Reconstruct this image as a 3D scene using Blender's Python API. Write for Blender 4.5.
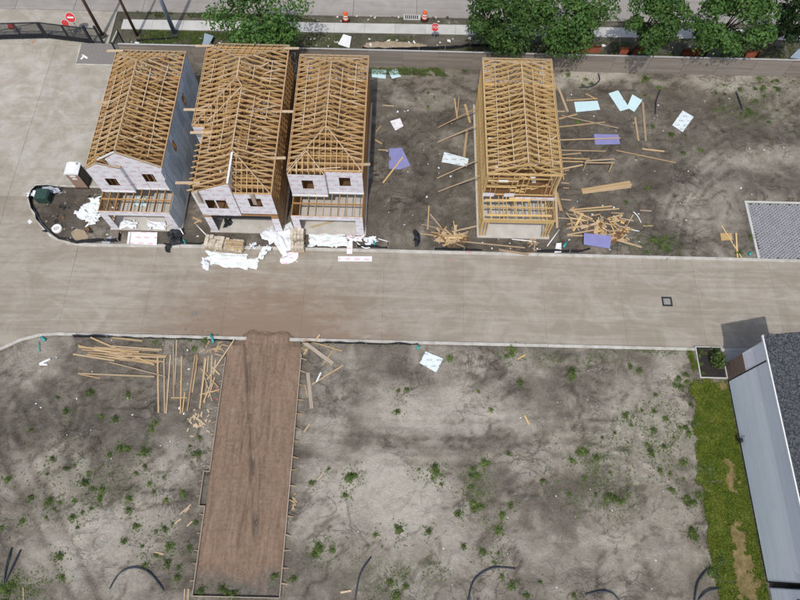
import bpy, math, random, numpy as np
from mathutils import Vector, Matrix
random.seed(7)
for o in list(bpy.data.objects): bpy.data.objects.remove(o)
S = bpy.context.scene
COL = S.collection
R = math.radians

# ---------------------------------------------------------------- camera, sky, sun, exposure
CAM_H, FPX, PITCH, ROLL = 46.0, 610.0, R(67), 0.024
cd = bpy.data.cameras.new('camera'); cam = bpy.data.objects.new('camera', cd); COL.objects.link(cam)
cd.sensor_fit = 'HORIZONTAL'; cd.sensor_width = 36; cd.lens = 36 * FPX / 800.0
cd.clip_start = 0.5; cd.clip_end = 3000
CROT = Matrix.Rotation(math.pi/2 - PITCH, 3, 'X') @ Matrix.Rotation(ROLL, 3, 'Z')
cam.matrix_world = Matrix.Translation((0, 0, CAM_H)) @ CROT.to_4x4()
S.camera = cam
SUN_EL, SUN_AZ = R(62), R(9)          # light travels towards +Y, a little towards +X
W = bpy.data.worlds.new('World'); S.world = W; W.use_nodes = True
nt = W.node_tree; bg = nt.nodes['Background']
sky = nt.nodes.new('ShaderNodeTexSky'); sky.sky_type = 'NISHITA'; sky.sun_disc = False
sky.sun_elevation = SUN_EL; sky.sun_rotation = math.pi + SUN_AZ; sky.dust_density = 3.0; sky.air_density = 1.0
nt.links.new(sky.outputs[0], bg.inputs[0]); bg.inputs[1].default_value = 0.14
sd_ = bpy.data.lights.new('sun', 'SUN'); sd_.energy = 2.8; sd_.angle = R(0.7); sd_.color = (1, .97, .925)
sun = bpy.data.objects.new('sun', sd_); COL.objects.link(sun)
sun.rotation_euler = Vector((math.sin(SUN_AZ)*math.cos(SUN_EL), math.cos(SUN_AZ)*math.cos(SUN_EL), -math.sin(SUN_EL))).to_track_quat('-Z', 'Y').to_euler()
S.view_settings.view_transform = 'Standard'; S.view_settings.look = 'None'
S.view_settings.exposure = -0.06; S.view_settings.gamma = 1.0

def G(u, v, z=0.08):
    """survey point of the photograph -> place on the level plane z"""
    d = CROT @ Vector(((u-400)/FPX, (300-v)/FPX, -1.0))
    k = (z - CAM_H) / d.z
    return Vector((d.x*k, d.y*k, z))

# ---------------------------------------------------------------- noise and terrain
_rng = np.random.RandomState(3); _T = _rng.rand(256, 256)
def vn(x, y, s=0):
    x = np.asarray(x, float) + 37.3*s + 500; y = np.asarray(y, float) + 91.7*s + 500
    i = np.floor(x).astype(int); j = np.floor(y).astype(int); fx = x-i; fy = y-j
    fx = fx*fx*(3-2*fx); fy = fy*fy*(3-2*fy)
    a = _T[i % 256, j % 256]; b = _T[(i+1) % 256, j % 256]; c = _T[i % 256, (j+1) % 256]; d = _T[(i+1) % 256, (j+1) % 256]
    return a*(1-fx)*(1-fy)+b*fx*(1-fy)+c*(1-fx)*fy+d*fx*fy
def fbm(x, y, s=0, n=4):
    t = 0; a = .5
    for k in range(n):
        t = t + a*vn(x*2**k, y*2**k, s+k); a *= .5
    return t/(1-.5**n)
def sdist(px, py, poly):
    """signed distance to polygon, negative inside"""
    px = np.asarray(px, float); py = np.asarray(py, float)
    d = np.full(px.shape, 1e9); ins = np.zeros(px.shape, bool)
    n = len(poly)
    for i in range(n):
        ax, ay = poly[i][:2]; bx, by = poly[(i+1) % n][:2]
        ex, ey = bx-ax, by-ay; wx, wy = px-ax, py-ay
        t = np.clip((wx*ex+wy*ey)/(ex*ex+ey*ey+1e-12), 0, 1)
        d = np.minimum(d, np.hypot(wx-ex*t, wy-ey*t))
        c = ((ay > py) != (by > py))
        if abs(by-ay) > 1e-9: c &= px < (bx-ax)*(py-ay)/(by-ay)+ax; ins ^= c
    return np.where(ins, -d, d)

ISLAND = [(-18.7, 23.85), (-22.9, 23.78), (-26.2, 23.75), (-28.0, 23.85), (-29.65, 24.4), (-30.95, 25.55), (-32.1, 27.0), (-32.75, 28.15), (-32.9, 29.05), (-32.45, 29.6)]
LOWER = [(-45, 10.5), (-34, 13.0), (-31.4, 14.6), (-30, 15.4), (-28.6, 15.85), (-27.3, 16.0)]
PAVED = LOWER + [(60, 16.0), (60, 23.85)] + ISLAND + [(-25.05, 29.6), (-25.05, 43.5), (-32.1, 43.5), (-32.25, 46.1), (-29.5, 46.3), (-29.5, 48.3), (-29.5, 60.5), (-75, 60.5), (-75, 10.5)]
STREET2 = [(-29.4, 50.75), (120, 51.6), (120, 64), (-29.4, 64)]
PADX0, PADX1, PADY0, PADY1 = -13.5, -7.62, -2.6, 15.4

TRK = [(2, 90, 81.3, -9, 14, 6, 11, .95), (2, 90, 82.6, -9, 10, 5, 10, .9), (-27, 9.2, 3.4, -36, -22, 6.2, 15, .7), (-26.2, 9.6, 2.6, -36, -22, 5, 15, .0), (-36, 2, 12, -30, -18, 2, 14, .9), (14, -1, 9.5, 0, 23, 2, 11, .9), (30, 4, 14, 12, 24, -3, 13, .85),
       (36, 22, 13.5, 18, 31, 24.6, 36, .9), (38, 23, 15, 18, 31, 25, 38, .8), (-2, 33, 6, -2.5, 6, 26, 42, .85), (22, 60, 23, 14, 40, 36, 43, .9)]
def tracks(x, y):
    """wheel tracks as bands along wide arcs: negative in the ruts, slightly positive on their lips"""
    o = np.zeros_like(x)
    for (cx, cy, r, xa, xb, ya, yb_, off) in TRK:
        d = np.hypot(x-cx, y-cy)-r; a = np.arctan2(y-cy, x-cx)*r
        wdw = (x > xa) & (x < xb) & (y > ya) & (y < yb_); wv = np.clip(np.minimum(np.minimum(x-xa, xb-x), np.minimum(y-ya, yb_-y))/1.2, 0, 1)*wdw*(.45+.9*fbm(x*.5, y*.5, 27, 2))
        for sg in ((-1, 1) if off else (1,)):
            e = d-sg*off; o = o+wv*(-.15*np.exp(-(e/.2)**2)*(.7+.45*np.sin(a*9))+.07*np.exp(-((np.abs(e)-.36)/.12)**2))
    return o
def ht(x, y):
    x = np.asarray(x, float); y = np.asarray(y, float)
    up = 1/(1+np.exp(-(y-20)*2.0))
    amp = .30*(1-up) + .16*up
    h = .10 + amp*(fbm(x*.16, y*.2, 1, 3)-.45)*1.2 + .13*(fbm(x*.55, y*.7, 5, 3)-.5) + .05*(fbm(x*2.0, y*2.0, 9, 2)-.5)
    ridge = np.abs(fbm(x*.3, y*.45, 20, 3)-.5)
    h = h + .10*(np.abs(fbm(x*.9+2*fbm(x*.3, y*.3, 22, 2), y*.9+2*fbm(x*.3, y*.3, 23, 2), 24, 3)-.5)*2-.25)
    h = h - .07*np.exp(-(ridge/.03)**2)
    # mound of spoil in the east yard
    h = h + .5*np.exp(-((x-26)/3.2)**2-((y-31)/2.0)**2) + .3*np.exp(-((x-33)/3)**2-((y-36)/1.3)**2)
    # wheel tracks across the southwest lot
    for off in (-.95, .95):
        d = (x+27.2+off)*.78 + (y-5.3)*.62
        h = h - .07*np.exp(-(d/.16)**2)*(y < 8)*(x < -16)
    h = h + .5*tracks(x, y)
    h = np.maximum(h, .025)
    # level against kerbs, fence, pad and house footprints
    e = np.minimum(np.minimum(np.abs(y-16), np.abs(y-23.85)), np.abs(y-44.2))
    k = np.clip(e/1.6, 0, 1); k = k*k*(3-2*k)
    h = .07 + (h-.07)*k
    for (x0, x1) in HX:
        dx = np.maximum(np.maximum(x0-x, x-x1), 0); dy = np.maximum(np.maximum(25.2-y, y-39.9), 0)
        k = np.clip(np.hypot(dx, dy)/1.5, 0, 1); h = .06+(h-.06)*k
    dx = np.maximum(np.maximum(PADX0-x, x-PADX1), 0); dy = np.maximum(np.maximum(PADY0-y, y-PADY1), 0)
    k = np.clip(np.hypot(dx, dy)/1.2, 0, 1); h = .05+(h-.05)*k
    dx = np.maximum(25.7-x, 0); dy = np.maximum(y-15.2, 0); k = np.clip(np.hypot(dx, dy)/3.0, 0, 1); k = np.where(y > 20, 1, k)
    h = .06+(h-.06)*k
    h = np.where(y > 44.3, .06+.12*(fbm(x*.5, y*.5, 3, 3)-.5)*np.clip(48.3-y, 0, 1), h)
    return h
HX = [(-25.1, -18.6), (-17.3, -9.9), (-9.3, -3.0), (6.3, 12.8)]
def h1(x, y): return float(ht(np.array([x]), np.array([y]))[0])
def GG(u, v, dz=0.0):
    p = G(u, v); z = h1(p.x, p.y)
    p = G(u, v, z); return Vector((p.x, p.y, z+dz))

# ---------------------------------------------------------------- materials
def new_mat(name):
    m = bpy.data.materials.new(name); m.use_nodes = True
    n = m.node_tree.nodes; return m, n, m.node_tree.links, n['Principled BSDF']
def ramp(n, l, fac, stops):
    r = n.new('ShaderNodeValToRGB'); e = r.color_ramp.elements
    while len(e) < len(stops): e.new(.5)
    for k, (p, c) in enumerate(stops): e[k].position = p; e[k].color = (*c, 1)
    l.new(fac, r.inputs[0]); return r.outputs[0]
def math_(n, l, op, a, b=None, c=None):
    m = n.new('ShaderNodeMath'); m.operation = op
    for k, v in enumerate((a, b, c)):
        if v is None: continue
        if isinstance(v, (int, float)): m.inputs[k].default_value = v
        else: l.new(v, m.inputs[k])
    return m.outputs[0]
def mixc(n, l, fac, a, b, mode='MIX'):
    m = n.new('ShaderNodeMix'); m.data_type = 'RGBA'; m.blend_type = mode
    for i, v in ((0, fac), (6, a), (7, b)):
        if isinstance(v, (int, float)): m.inputs[i].default_value = v
        elif isinstance(v, tuple): m.inputs[i].default_value = (*v, 1)
        else: l.new(v, m.inputs[i])
    return m.outputs[2]
def vec(n, l, src='pos', scale=(1, 1, 1)):
    if src == 'pos': o = n.new('ShaderNodeNewGeometry').outputs['Position']
    else: o = n.new('ShaderNodeTexCoord').outputs['Object']
    m = n.new('ShaderNodeMapping'); m.inputs['Scale'].default_value = scale; l.new(o, m.inputs[0]); return m.outputs[0]
def noise(n, l, v, sc=1, det=4, rough=.55, dist=0):
    t = n.new('ShaderNodeTexNoise'); t.inputs['Scale'].default_value = sc; t.inputs['Detail'].default_value = det
    t.inputs['Roughness'].default_value = rough; t.inputs['Distortion'].default_value = dist; l.new(v, t.inputs['Vector']); return t.outputs['Fac']
def bump(n, l, b, hgt, st=.4, dist=.05):
    m = n.new('ShaderNodeBump'); m.inputs['Strength'].default_value = st; m.inputs['Distance'].default_value = dist
    l.new(hgt, m.inputs['Height']); l.new(m.outputs[0], b.inputs['Normal'])
def plain(name, a, b=None, sc=3.0, rough=.85, metal=0.0, src='pos', scale=(1, 1, 1), bmp=.2, rnd=0.0, spec=.3):
    m, n, l, B = new_mat(name); b = b or tuple(c*.75 for c in a)
    f = noise(n, l, vec(n, l, src, scale), sc)
    c = ramp(n, l, f, [(.3, b), (.7, a)])
    if rnd:
        oi = n.new('ShaderNodeObjectInfo').outputs['Random']
        k = math_(n, l, 'MULTIPLY_ADD', oi, 2*rnd, 1-rnd)
        hs = n.new('ShaderNodeHueSaturation'); l.new(k, hs.inputs['Value']); l.new(c, hs.inputs['Color']); c = hs.outputs[0]
    l.new(c, B.inputs['Base Color']); B.inputs['Roughness'].default_value = rough; B.inputs['Metallic'].default_value = metal
    B.inputs['Specular IOR Level'].default_value = spec
    if bmp: bump(n, l, B, f, bmp, .02)
    return m
def wood(name, cols, rnd=.2):
    m, n, l, B = new_mat(name)
    oi = n.new('ShaderNodeObjectInfo').outputs['Random']
    c = ramp(n, l, oi, [(k/(len(cols)-1), c) for k, c in enumerate(cols)])
    f = noise(n, l, vec(n, l, 'obj', (2, 3, 3)), 2.2, 3)
    c2 = mixc(n, l, .75, c, ramp(n, l, f, [(.3, (.62, .58, .52)), (.65, (1.1, 1.08, 1.05))]), 'MULTIPLY')
    l.new(c2, B.inputs['Base Color']); B.inputs['Roughness'].default_value = .8; B.inputs['Specular IOR Level'].default_value = .2
    return m
M = {}
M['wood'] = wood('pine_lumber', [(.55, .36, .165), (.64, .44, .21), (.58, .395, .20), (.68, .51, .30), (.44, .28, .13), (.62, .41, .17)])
M['web'] = wood('truss_web_lumber', [(.48, .315, .145), (.55, .37, .18), (.40, .25, .11)])
M['wood_o'] = wood('fresh_pine_lumber', [(.55, .385, .17), (.64, .465, .22), (.59, .42, .19), (.68, .51, .27), (.49, .33, .14)])
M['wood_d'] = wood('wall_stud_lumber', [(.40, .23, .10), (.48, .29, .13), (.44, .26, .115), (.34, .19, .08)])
M['wood_g'] = wood('weathered_board', [(.42, .36, .29), (.36, .31, .26), (.48, .42, .34)])
M['scrap'] = wood('scrap_lumber', [(.50, .37, .215), (.36, .255, .15), (.56, .435, .28), (.32, .25, .175), (.52, .36, .17), (.42, .34, .25)])
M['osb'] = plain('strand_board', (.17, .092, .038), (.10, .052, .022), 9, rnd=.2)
M['fascia'] = plain('pale_fascia_lumber', (.54, .425, .29), (.44, .33, .21), 6, rnd=.1)

def soil_mat():
    m, n, l, B = new_mat('bare_soil')
    at = n.new('ShaderNodeAttribute'); at.attribute_name = 'tone'
    v = vec(n, l); f = noise(n, l, v, .42, 12, .63, 1.8); f2 = noise(n, l, v, 1.9, 10, .7, 1.0); g = noise(n, l, v, 9, 6, .75)
    r = math_(n, l, 'ABSOLUTE', math_(n, l, 'SUBTRACT', noise(n, l, v, .33, 9, .6, 2.2), .5))
    vein = math_(n, l, 'MULTIPLY', math_(n, l, 'SUBTRACT', 1.0, math_(n, l, 'MINIMUM', math_(n, l, 'DIVIDE', r, .028), 1.0)), ramp(n, l, noise(n, l, v, .22, 2), [(.45, (0, 0, 0)), (.6, (1, 1, 1))]))
    t = math_(n, l, 'ADD', at.outputs['Fac'], math_(n, l, 'MULTIPLY_ADD', f, .50, -.25))
    t = math_(n, l, 'ADD', t, math_(n, l, 'MULTIPLY_ADD', f2, .40, -.20))
    t = math_(n, l, 'ADD', t, math_(n, l, 'MULTIPLY_ADD', g, .50, -.25))
    t = math_(n, l, 'SUBTRACT', t, math_(n, l, 'MULTIPLY', vein, .22))
    c = ramp(n, l, t, [(.02, (.072, .061, .049)), (.32, (.132, .115, .093)), (.58, (.228, .203, .166)), (1.0, (.44, .405, .345))])
    for sc, th, lim, col in ((6.5, .14, .52, (.42, .39, .34)), (3.1, .07, .50, (.50, .47, .42)), (7.5, .15, .56, (.06, .05, .04))):
        sp = n.new('ShaderNodeTexVoronoi'); sp.inputs['Scale'].default_value = sc; l.new(v, sp.inputs['Vector'])
        msk = math_(n, l, 'LESS_THAN', sp.outputs['Distance'], th)
        msk = math_(n, l, 'MULTIPLY', msk, math_(n, l, 'GREATER_THAN', noise(n, l, v, .7+.1*sc, 2), lim))
        c = mixc(n, l, math_(n, l, 'MULTIPLY', msk, .55), c, col)
    gr = n.new('ShaderNodeAttribute'); gr.attribute_name = 'moss'
    gm = math_(n, l, 'MULTIPLY', gr.outputs['Fac'], ramp(n, l, noise(n, l, v, 2.4, 8, .75), [(.44, (0, 0, 0)), (.60, (1, 1, 1))]))
    c = mixc(n, l, math_(n, l, 'MULTIPLY', gm, .75), c, (.095, .125, .04))
    l.new(c, B.inputs['Base Color']); B.inputs['Roughness'].default_value = .95; B.inputs['Specular IOR Level'].default_value = .15
    h = math_(n, l, 'ADD', math_(n, l, 'MULTIPLY', f2, 2.2), math_(n, l, 'MULTIPLY', g, .8)); h = math_(n, l, 'SUBTRACT', h, math_(n, l, 'MULTIPLY', vein, .5))
    bump(n, l, B, h, .75, .13); return m
M['soil'] = soil_mat()
ARCS = [(-30, 44, 21.0), (-20, 52, 30.0), (-34, 8, 13.0), (20, 62, 42.0), (14, -20, 39.0), (28, 40, 19.0), (-36, 33, 7.0), (-40, 40, 12.0), (-2, -30, 50.0), (-12, 26, 8.0)]
def street_mat(name, base, dark, brown, sx=.06, sy=1.0, mud=True):
    m, n, l, B = new_mat(name)
    f = noise(n, l, vec(n, l, 'pos', (sx, sy, 1)), 1.0, 8, .7, .9); f2 = noise(n, l, vec(n, l, 'pos', (sx*2.2, sy*3.2, 1)), 1.0, 6, .7, .4)
    g = noise(n, l, vec(n, l), .35, 8, .72, 1.2); s = noise(n, l, vec(n, l), 16, 3, .7)
    t = math_(n, l, 'ADD', math_(n, l, 'MULTIPLY', f, .38), math_(n, l, 'MULTIPLY', g, .42)); t = math_(n, l, 'ADD', t, math_(n, l, 'MULTIPLY', f2, .20))
    c = ramp(n, l, t, [(.34, dark), (.46, brown), (.54, base), (.68, tuple(k*1.25 for k in base))])
    pos = n.new('ShaderNodeSeparateXYZ'); l.new(n.new('ShaderNodeNewGeometry').outputs['Position'], pos.inputs[0]); brk = noise(n, l, vec(n, l), .6, 6, .7)
    for (cx, cy, r0) in ARCS:      # dusty tyre sweeps
        dx = math_(n, l, 'SUBTRACT', pos.outputs[0], cx); dy = math_(n, l, 'SUBTRACT', pos.outputs[1], cy)
        d = math_(n, l, 'SQRT', math_(n, l, 'ADD', math_(n, l, 'MULTIPLY', dx, dx), math_(n, l, 'MULTIPLY', dy, dy)))
        e = math_(n, l, 'ABSOLUTE', math_(n, l, 'SUBTRACT', math_(n, l, 'ABSOLUTE', math_(n, l, 'SUBTRACT', d, r0)), .85))
        k = math_(n, l, 'MULTIPLY', math_(n, l, 'SUBTRACT', 1.0, math_(n, l, 'MINIMUM', math_(n, l, 'DIVIDE', e, .22), 1.0)), ramp(n, l, brk, [(.46, (0, 0, 0)), (.62, (1, 1, 1))]))
        c = mixc(n, l, math_(n, l, 'MULTIPLY', k, .5), c, tuple(q*1.22 for q in base) if r0 % 2 else tuple(q*.98 for q in dark))
    c = mixc(n, l, .45, c, ramp(n, l, s, [(.3, (.78, .77, .75)), (.7, (1.1, 1.1, 1.1))]), 'MULTIPLY')
    oi = n.new('ShaderNodeObjectInfo').outputs['Random']
    hs = n.new('ShaderNodeHueSaturation'); l.new(math_(n, l, 'MULTIPLY_ADD', oi, .08, .96), hs.inputs['Value']); l.new(c, hs.inputs['Color']); c = hs.outputs[0]
    if mud:
        vd = n.new('ShaderNodeVectorMath'); vd.operation = 'DISTANCE'
        mp = n.new('ShaderNodeMapping'); mp.inputs['Scale'].default_value = (.115, .20, 0); l.new(n.new('ShaderNodeNewGeometry').outputs['Position'], mp.inputs[0])
        l.new(mp.outputs[0], vd.inputs[0]); vd.inputs[1].default_value = (-10.8*.115, 16.0*.20, 0)
        k = math_(n, l, 'SUBTRACT', 1.5, vd.outputs['Value']); k = math_(n, l, 'ADD', k, math_(n, l, 'MULTIPLY_ADD', noise(n, l, vec(n, l, 'pos', (.4, 1.2, 1)), 1.6, 7, .75), 2.2, -1.15))
        cl = n.new('ShaderNodeClamp'); l.new(k, cl.inputs[0]); c = mixc(n, l, math_(n, l, 'MULTIPLY', cl.outputs[0], .85), c, (.215, .155, .11))
    l.new(c, B.inputs['Base Color']); B.inputs['Roughness'].default_value = .9; B.inputs['Specular IOR Level'].default_value = .2
    bump(n, l, B, s, .15, .01); return m
M['street'] = street_mat('dusty_concrete_street', (.335, .305, .255), (.235, .208, .168), (.28, .245, .195), .07, 1.0)
M['apron'] = street_mat('pale_concrete_apron', (.405, .382, .335), (.275, .25, .205), (.34, .31, .255), .35, .45, mud=False)
M['street2'] = street_mat('grey_concrete_road', (.32, .30, .275), (.235, .22, .20), (.28, .26, .235), .05, .6, mud=False)
M['kerb'] = plain('kerb_concrete', (.52, .50, .46), (.36, .34, .30), 1.6, .9)
M['walk'] = plain('sidewalk_concrete', (.50, .50, .47), (.42, .41, .38), .9, .9, rnd=.06)
M['slab'] = plain('foundation_concrete', (.52, .50, .46), (.40, .38, .34), 1.2, .9)
def pad_mat():
    m, n, l, B = new_mat('brown_fill_dirt')
    f = noise(n, l, vec(n, l, 'pos', (1.5, .22, 1)), 1.6, 7, .7, 1.2); g = noise(n, l, vec(n, l), 4, 9, .78)
    at = n.new('ShaderNodeAttribute'); at.attribute_name = 'grey'
    t = math_(n, l, 'ADD', math_(n, l, 'MULTIPLY', f, .5), math_(n, l, 'MULTIPLY', g, .5))
    c = ramp(n, l, t, [(.33, (.14, .094, .064)), (.5, (.245, .172, .122)), (.68, (.34, .255, .19))])
    gm = n.new('ShaderNodeClamp'); l.new(math_(n, l, 'MULTIPLY', at.outputs['Fac'], math_(n, l, 'MULTIPLY', noise(n, l, vec(n, l), 1.2, 5), 1.8)), gm.inputs[0])
    c = mixc(n, l, gm.outputs[0], c, ramp(n, l, g, [(.3, (.07, .062, .05)), (.7, (.22, .20, .17))]))
    l.new(c, B.inputs['Base Color']); B.inputs['Roughness'].default_value = .95; B.inputs['Specular IOR Level'].default_value = .15
    bump(n, l, B, math_(n, l, 'ADD', g, f), .9, .12); return m
M['pad'] = pad_mat()
def print_mat(name, base, ink, rows=.60, cols=.95):
    """house-wrap sheathing: rows of small printed marks"""
    m, n, l, B = new_mat(name)
    sp = n.new('ShaderNodeSeparateXYZ'); l.new(n.new('ShaderNodeNewGeometry').outputs['Position'], sp.inputs[0])
    v_ = math_(n, l, 'DIVIDE', math_(n, l, 'ADD', sp.outputs[1], sp.outputs[2]), rows); fr = math_(n, l, 'FRACT', v_); fl = math_(n, l, 'FLOOR', v_)
    u_ = math_(n, l, 'ADD', math_(n, l, 'DIVIDE', sp.outputs[0], cols), math_(n, l, 'MULTIPLY', fl, .45)); fu = math_(n, l, 'FRACT', u_)
    a = math_(n, l, 'MULTIPLY', math_(n, l, 'LESS_THAN', fu, .56), math_(n, l, 'LESS_THAN', fr, .30))
    nz = noise(n, l, vec(n, l, 'pos', (9, 9, 9)), 2.0, 2)
    a = math_(n, l, 'MULTIPLY', a, math_(n, l, 'GREATER_THAN', nz, .47))
    soft = noise(n, l, vec(n, l), 2.5, 4)
    c = ramp(n, l, soft, [(.3, tuple(k*.86 for k in base)), (.7, base)])
    c = mixc(n, l, math_(n, l, 'MULTIPLY', a, .62), c, ink)
    l.new(c, B.inputs['Base Color']); B.inputs['Roughness'].default_value = .55; return m
M['sheath'] = print_mat('printed_white_sheathing', (.74, .745, .79), (.55, .20, .27))
M['foam_print'] = print_mat('printed_foam_board', (.80, .80, .82), (.62, .18, .28), .55, .8)
M['marks'] = print_mat('marked_white_board', (.68, .76, .78), (.16, .18, .2), .5, .75)
M['cyan'] = plain('pale_cyan_foam', (.56, .73, .76), (.50, .68, .72), 2, .6)
M['purple'] = plain('violet_sheathing', (.245, .245, .47), (.205, .205, .41), 2, .6)
M['white'] = plain('white_plastic', (.78, .80, .82), (.62, .66, .70), 5, .45, bmp=.1)
M['paper'] = plain('white_paper_scrap', (.78, .78, .76), (.6, .6, .58), 5, .7, bmp=.1)
M['wrap'] = print_mat('printed_plastic_wrap', (.80, .83, .83), (.42, .62, .60), .7, .9)
M['trim'] = plain('white_trim', (.80, .81, .80), (.70, .71, .71), 3, .5)
M['black'] = plain('black_fabric', (.022, .026, .032), (.012, .014, .018), 4, .6)
M['iron'] = plain('black_painted_iron', (.025, .03, .038), (.02, .022, .026), 6, .4)
M['hose'] = plain('dark_blue_black_conduit', (.04, .05, .075), (.02, .024, .032), 5, .4)
M['teal'] = plain('teal_plastic', (.05, .38, .36), None, 4, .4)
M['red'] = plain('red_plastic', (.62, .05, .05), (.5, .04, .04), 5, .4)
M['pink'] = plain('pink_flagging', (.85, .12, .26), None, 5, .5)
M['orange'] = plain('orange_plastic', (.80, .13, .03), (.66, .1, .03), 5, .45)
M['netting'] = plain('rust_orange_netting', (.27, .075, .04), (.19, .055, .03), 6, .7)
M['tan'] = plain('tan_toilet_plastic', (.36, .25, .19), (.30, .2, .15), 3, .5)
M['dbrown'] = plain('dark_brown_plastic', (.05, .035, .028), None, 3, .5)
M['green'] = plain('dark_green_plastic', (.035, .075, .06), (.025, .05, .042), 4, .5)
M['tarp'] = plain('grey_tarp', (.42, .45, .50), (.32, .35, .4), 4, .5)
M['stone'] = plain('cream_cut_stone', (.58, .52, .42), (.42, .37, .29), 5, .9, rnd=.22)
M['sand'] = plain('tan_sand', (.36, .29, .20), (.28, .22, .15), 3, .95)
M['gravel'] = plain('grey_gravel', (.26, .245, .225), (.15, .14, .13), 11, .95)
M['fence'] = plain('weathered_grey_fence_board', (.285, .25, .215), (.215, .185, .158), 3, .85, scale=(.25, 1, 6), rnd=.14)
M['fence_cap'] = plain('pale_grey_fence_cap', (.42, .41, .40), (.34, .33, .32), 3, .8)
M['pole'] = plain('brown_timber_pole', (.15, .09, .055), (.10, .06, .038), 3, .85, scale=(3, 3, .3))
M['steelpole'] = plain('grey_blue_steel_pole', (.30, .36, .42), (.25, .31, .37), 2, .5)
M['clad'] = None
M['siding'] = plain('pale_grey_lap_siding', (.84, .88, .915), (.81, .85, .885), .8, .6, bmp=.03)
M['sidingf'] = plain('lavender_grey_lap_siding', (.84, .85, .90), (.81, .82, .87), .8, .6, bmp=.03)
for nm in ('siding', 'sidingf'):
    n = M[nm].node_tree.nodes; l = M[nm].node_tree.links; B = n['Principled BSDF']; src = B.inputs['Base Color'].links[0].from_socket
    sp = n.new('ShaderNodeSeparateXYZ'); l.new(n.new('ShaderNodeNewGeometry').outputs['Position'], sp.inputs[0])
    wn = n.new('ShaderNodeTexWhiteNoise'); wn.noise_dimensions = '2D'; cb = n.new('ShaderNodeCombineXYZ')
    l.new(math_(n, l, 'FLOOR', math_(n, l, 'DIVIDE', math_(n, l, 'SUBTRACT', sp.outputs[2], .22), .19)), cb.inputs[0]); l.new(math_(n, l, 'FLOOR', math_(n, l, 'DIVIDE', sp.outputs[1], 3.6)), cb.inputs[1]); l.new(cb.outputs[0], wn.inputs['Vector'])
    l.new(mixc(n, l, 1.0, src, ramp(n, l, wn.outputs['Value'], [(0, (.92, .925, .93)), (1, (1.0, 1.0, 1.0))]), 'MULTIPLY'), B.inputs['Base Color'])
M['brick'] = plain('brown_brick', (.27, .19, .15), (.16, .115, .09), 9, .9)
M['mortar'] = plain('grey_mortar', (.22, .20, .18), None, 6, .95)
M['mulch'] = plain('dark_mulch', (.035, .03, .028), (.018, .016, .015), 9, .95)
M['grate'] = plain('dark_cast_iron', (.045, .05, .055), (.03, .032, .036), 6, .5, .3)
M['glass'] = plain('dark_glass', (.03, .035, .045), None, 3, .08, bmp=0, spec=.6)
M['rust'] = plain('rusty_brown_wood', (.20, .11, .05), (.14, .07, .03), 5, .9)
def shingle_mat():
    m, n, l, B = new_mat('charcoal_shingles')
    vo = n.new('ShaderNodeTexVoronoi'); vo.inputs['Scale'].default_value = 15; l.new(vec(n, l, 'pos', (1, 1, .2)), vo.inputs['Vector'])
    c = ramp(n, l, vo.outputs['Color'], [(.25, (.026, .030, .036)), (.5, (.055, .060, .068)), (.78, (.105, .115, .128))])
    l.new(c, B.inputs['Base Color']); B.inputs['Roughness'].default_value = .95
    return m
M['shingle'] = shingle_mat()
def paver_mat():
    m, n, l, B = new_mat('grey_concrete_paver')
    wn = n.new('ShaderNodeTexWhiteNoise'); wn.noise_dimensions = '2D'
    s = n.new('ShaderNodeVectorMath'); s.operation = 'SNAP'; l.new(vec(n, l), s.inputs[0]); s.inputs[1].default_value = (.3, .3, 10); l.new(s.outputs[0], wn.inputs['Vector'])
    c = ramp(n, l, wn.outputs['Value'], [(0, (.23, .235, .245)), (1, (.28, .287, .297))])
    l.new(c, B.inputs['Base Color']); B.inputs['Roughness'].default_value = .9; return m
M['paver'] = paver_mat()
def clad_mat():
    m, n, l, B = new_mat('slate_blue_sheathing_panel')
    oi = n.new('ShaderNodeObjectInfo').outputs['Random']
    c = ramp(n, l, oi, [(0, (.36, .435, .475)), (.5, (.50, .58, .62)), (1, (.64, .71, .75))])
    f = noise(n, l, vec(n, l), 3, 4); c = mixc(n, l, .4, c, ramp(n, l, f, [(.3, (.8, .8, .8)), (.7, (1.05, 1.05, 1.05))]), 'MULTIPLY')
    l.new(c, B.inputs['Base Color']); B.inputs['Roughness'].default_value = .6; return m
M['clad'] = clad_mat()
def leaf_mat(name, a, b, c3, sc=.9):
    m, n, l, B = new_mat(name)
    f = noise(n, l, vec(n, l), sc, 3); oi = n.new('ShaderNodeObjectInfo').outputs['Random']
    g = noise(n, l, vec(n, l), 9, 2)
    t = math_(n, l, 'ADD', math_(n, l, 'MULTIPLY', f, .5), math_(n, l, 'MULTIPLY', g, .5))
    c = ramp(n, l, t, [(.32, a), (.5, b), (.68, c3)])
    hs = n.new('ShaderNodeHueSaturation'); l.new(math_(n, l, 'MULTIPLY_ADD', oi, .6, .72), hs.inputs['Value']); l.new(c, hs.inputs['Color'])
    l.new(hs.outputs[0], B.inputs['Base Color']); B.inputs['Roughness'].default_value = .6
    B.inputs['Specular IOR Level'].default_value = .25
    tr = n.new('ShaderNodeBsdfTranslucent'); l.new(hs.outputs[0], tr.inputs[0]); mx = n.new('ShaderNodeMixShader'); mx.inputs[0].default_value = .25
    l.new(B.outputs[0], mx.inputs[1]); l.new(tr.outputs[0], mx.inputs[2]); l.new(mx.outputs[0], n['Material Output'].inputs[0])
    return m
M['leaf'] = leaf_mat('broad_tree_leaves', (.036, .086, .020), (.074, .155, .036), (.14, .225, .055))
M['leaf_d'] = leaf_mat('dark_tree_leaves', (.014, .034, .011), (.028, .062, .017), (.05, .095, .026))
M['weed'] = leaf_mat('weed_leaves', (.062, .098, .026), (.105, .155, .04), (.17, .22, .065), 3)
M['grass'] = leaf_mat('lawn_grass', (.07, .115, .014), (.135, .185, .022), (.26, .255, .055), 1.1)
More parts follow.
